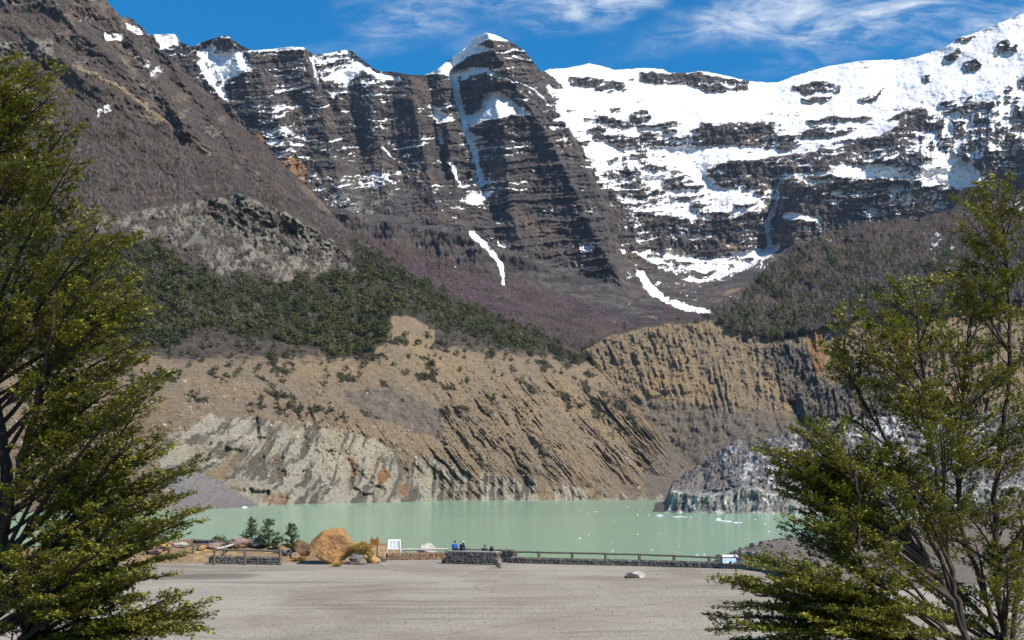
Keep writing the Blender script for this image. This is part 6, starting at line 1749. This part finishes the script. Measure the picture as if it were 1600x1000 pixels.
for x, y, si in [(1540, 285, 0), (1562, 276, 0), (1590, 292, 0), (1520, 300, 0), (1500, 312, 0), (1512, 342, 0), (1505, 376, 0), (1530, 330, 0), (1556, 318, 0), (1590, 330, 0), (1612, 310, 1), (1540, 372, 0), (1520, 400, 0), (1572, 380, 0), (1600, 370, 1), (1640, 330, 1), (1472, 424, 0), (1490, 440, 0), (1500, 415, 0), (1530, 440, 0), (1560, 430, 0), (1600, 430, 1), (1490, 470, 2), (1520, 490, 2),
                 (1560, 480, 0), (1600, 480, 1), (1480, 520, 2), (1500, 550, 2), (1540, 530, 0), (1590, 540, 1), (1480, 590, 2), (1520, 600, 2), (1560, 590, 0), (1600, 600, 1), (1500, 660, 2), (1540, 650, 2), (1590, 660, 0), (1460, 620, 2), (1470, 690, 2), (1520, 700, 2), (1570, 720, 0), (1600, 700, 1),
                 (1440, 740, 2), (1430, 780, 2), (1500, 760, 2), (1540, 790, 0), (1590, 780, 1), (1460, 830, 2), (1520, 840, 2), (1570, 850, 0), (1600, 840, 1), (1440, 880, 2), (1540, 900, 0), (1590, 920, 1), (1480, 930, 2), (1560, 970, 0), (1600, 980, 1), (1500, 1000, 2), (1450, 960, 2), (1630, 760, 1), (1630, 640, 1), (1625, 520, 1), (1560, 1010, 0)]:
    tq.append((at(x, y, YQ + random.Random(x * y).uniform(-1.4, 0.9)), si))
tq += fill_tips([(1490, 420), (1620, 400), (1640, 700), (1470, 700)], 20, YQ, 1.2, 17, 2)
tq += fill_tips([(1430, 720), (1640, 700), (1640, 1010), (1420, 1010)], 26, YQ - .3, 1.4, 18, 0)
southern_beech('evergreen_beech', b3, [sQ, sQ2, sQ3], tq, 'tallest evergreen at the right edge with a narrow top against the snow', 23, stem_r=0.07)

# ---- saplings, bush and straw grass by the lot's edge
def sapling(x, ytop, ybase, w, label, seed):
    q = hit(x, ybase, 8); Y = float(q[1]); zg = float(q[2]) - .05; ztop = at(x, ytop, Y)[2]; H = ztop - zg
    rs = np.random.RandomState(seed); root = empty('sapling', (q[0], Y, zg))
    wd = Wood(); wd.tube([(0, 0, -.05), (0.02, 0, H * .5), (0, 0.02, H)], 0.05, 0.008, 6)
    LC, LN, LD, T = [], [], [], []
    W = w / F_PX * Y / 2
    for k in range(int(26 + H * 8)):
        z = H * rs.uniform(0.06, 0.97); a = rs.uniform(0, 6.28); L = W * (1.08 - z / H) ** 0.8 * rs.uniform(0.65, 1.2) + 0.10
        d = np.array((math.cos(a), math.sin(a), rs.uniform(0.05, 0.5))); e = np.array((0, 0, z)) + d * L
        wd.tube([(0, 0, z), tuple((np.array((0, 0, z)) + e) / 2 + np.array((0, 0, .03))), tuple(e)], 0.014, 0.004, 3)
        n = int(34 * L) + 8; t = rs.uniform(0.2, 1.05, n)
        LC.append(np.array((0, 0, z)) + d * L * t[:, None] + rs.normal(0, 0.075, (n, 3))); LN.append(np.array((0, 0, .8)) + rs.normal(0, .6, (n, 3))); LD.append(d + rs.normal(0, .6, (n, 3)))
        T.append(np.clip(rs.uniform(0.1, .8) + rs.normal(0, .2, n), 0, 1))
    wd.build('trunk', M['bark'], root, np.zeros(3))
    link('foliage', leaves_mesh('foliage', np.concatenate(LC), np.concatenate(LN), np.concatenate(LD), 0.085, .5, rs, np.concatenate(T)), M['leaf_sapling'], root)
    return tag(root, label, 'young tree')
sapling(392, 808, 850, 32, 'leftmost and most upright of the three young evergreens behind the rocks', 1)
sapling(420, 810, 857, 44, 'broad bushy young evergreen between the other two saplings', 2)
sapling(455, 817, 865, 34, 'sparse dark young evergreen just left of the big boulder', 3)

def bush():
    q = hit(342, 852); Y = float(q[1]); zg = float(q[2]) - .05; rs = np.random.RandomState(9)
    root = empty('bush', (q[0], Y, zg)); W = 15 / F_PX * Y; H = at(342, 837, Y)[2] - zg
    n = 1500; a = rs.uniform(0, 6.28, n); ph = np.arccos(rs.uniform(0, 1, n)); rr = rs.uniform(0.55, 1.05, n)
    C_ = np.stack([np.cos(a) * np.sin(ph) * W * rr, np.sin(a) * np.sin(ph) * W * .8 * rr, np.cos(ph) * H * rr * (1 + .15 * np.sin(a * 3))], -1)
    link('foliage', leaves_mesh('foliage', C_, C_ + rs.normal(0, .5, (n, 3)), C_ + np.array((0, 0, .6)) + rs.normal(0, .4, (n, 3)), 0.09, .35, rs, np.clip(rs.normal(.45, .25, n), 0, 1)), M['leaf_bush'], root)
    wd = Wood()
    for k in range(9):
        a = k * .7; wd.tube([(0, 0, -.05), (math.cos(a) * W * .35, math.sin(a) * W * .3, H * .5), (math.cos(a) * W * .7, math.sin(a) * W * .6, H * .85)], .03, .008, 4)
    wd.build('stems', M['bark'], root, np.zeros(3))
    tag(root, 'low round olive bush on the lake side behind the bed walls', 'bush')
bush()

def straw(x, ytop, ybase, wpx, Y, label, seed, n=900):
    q = at(x, ybase, Y) if Y else hit(x, ybase); Y = float(q[1]); zg = float(q[2]) - 0.04; rs = np.random.RandomState(seed)
    H = (ybase - ytop) / F_PX * Y; W = wpx / F_PX * Y / 2
    a = rs.uniform(0, 6.28, n); o = rs.uniform(0, 1, n) ** .6; hh = H * rs.uniform(.65, 1.08, n) * (1 - 0.25 * o)
    base_ = np.stack([np.cos(a) * W * .35 * o, np.sin(a) * W * .35 * o, np.zeros(n)], -1)
    mid = base_ + np.stack([np.cos(a) * W * .45 * o, np.sin(a) * W * .45 * o, hh * .8], -1)
    tip = base_ + np.stack([np.cos(a) * W * .95 * o, np.sin(a) * W * .95 * o, hh * (1 - .5 * o * rs.rand(n))], -1)
    side = np.stack([-np.sin(a + rs.normal(0, .8, n)), np.cos(a + rs.normal(0, .8, n)), np.zeros(n)], -1) * 0.016
    V = np.stack([base_ - side, base_ + side, mid + side, mid - side, tip + side * .2, tip - side * .2], 1).reshape(-1, 3)
    k = np.arange(n)[:, None] * 6
    F = np.concatenate([k + np.array([[0, 1, 2, 3]]), k + np.array([[3, 2, 4, 5]])])
    me = np_mesh('grass_tuft', V, F); set_attr(me, 'leaf', np.repeat(np.stack([rs.rand(n), rs.rand(n) * .85, rs.rand(n), np.ones(n)], -1), 6, axis=0))
    o = link('grass_tuft', me, M['straw'], loc=(q[0], Y, zg)); return tag(o, label, 'grass tuft')
straw(566, 843, 866, 38, 105.6, 'big golden straw tuft growing on the rocks right of the boulder', 1, 1500)
straw(527, 876, 885, 22, None, 'low straw coloured tuft at the front foot of the boulder', 2, 240)
straw(468, 866, 876, 30, None, 'thin dry tuft under the left side of the boulder', 3, 260)
straw(578, 856, 872, 16, 105.0, 'drooping straw tuft hanging over the ochre rock', 4, 420)

# ------------------------------------------------------------------ the air of the valley
def haze():
    bm = bmesh.new()
    add_box(bm, (0, 1700, 990), (10400, 9000, 2020))
    m = NT('valley_air')
    v = m.node('ShaderNodeVolumePrincipled', {'Color': (0.55, 0.72, 1.0, 1), 'Density': 0.000017, 'Anisotropy': 0.2})
    m.l.new(v.outputs[0], m.out.inputs['Volume'])
    o = bm_obj('haze', bm, m.mat); tag(o, 'thin blue air between the viewpoint and the far cliffs', 'haze', kind='stuff')
haze()
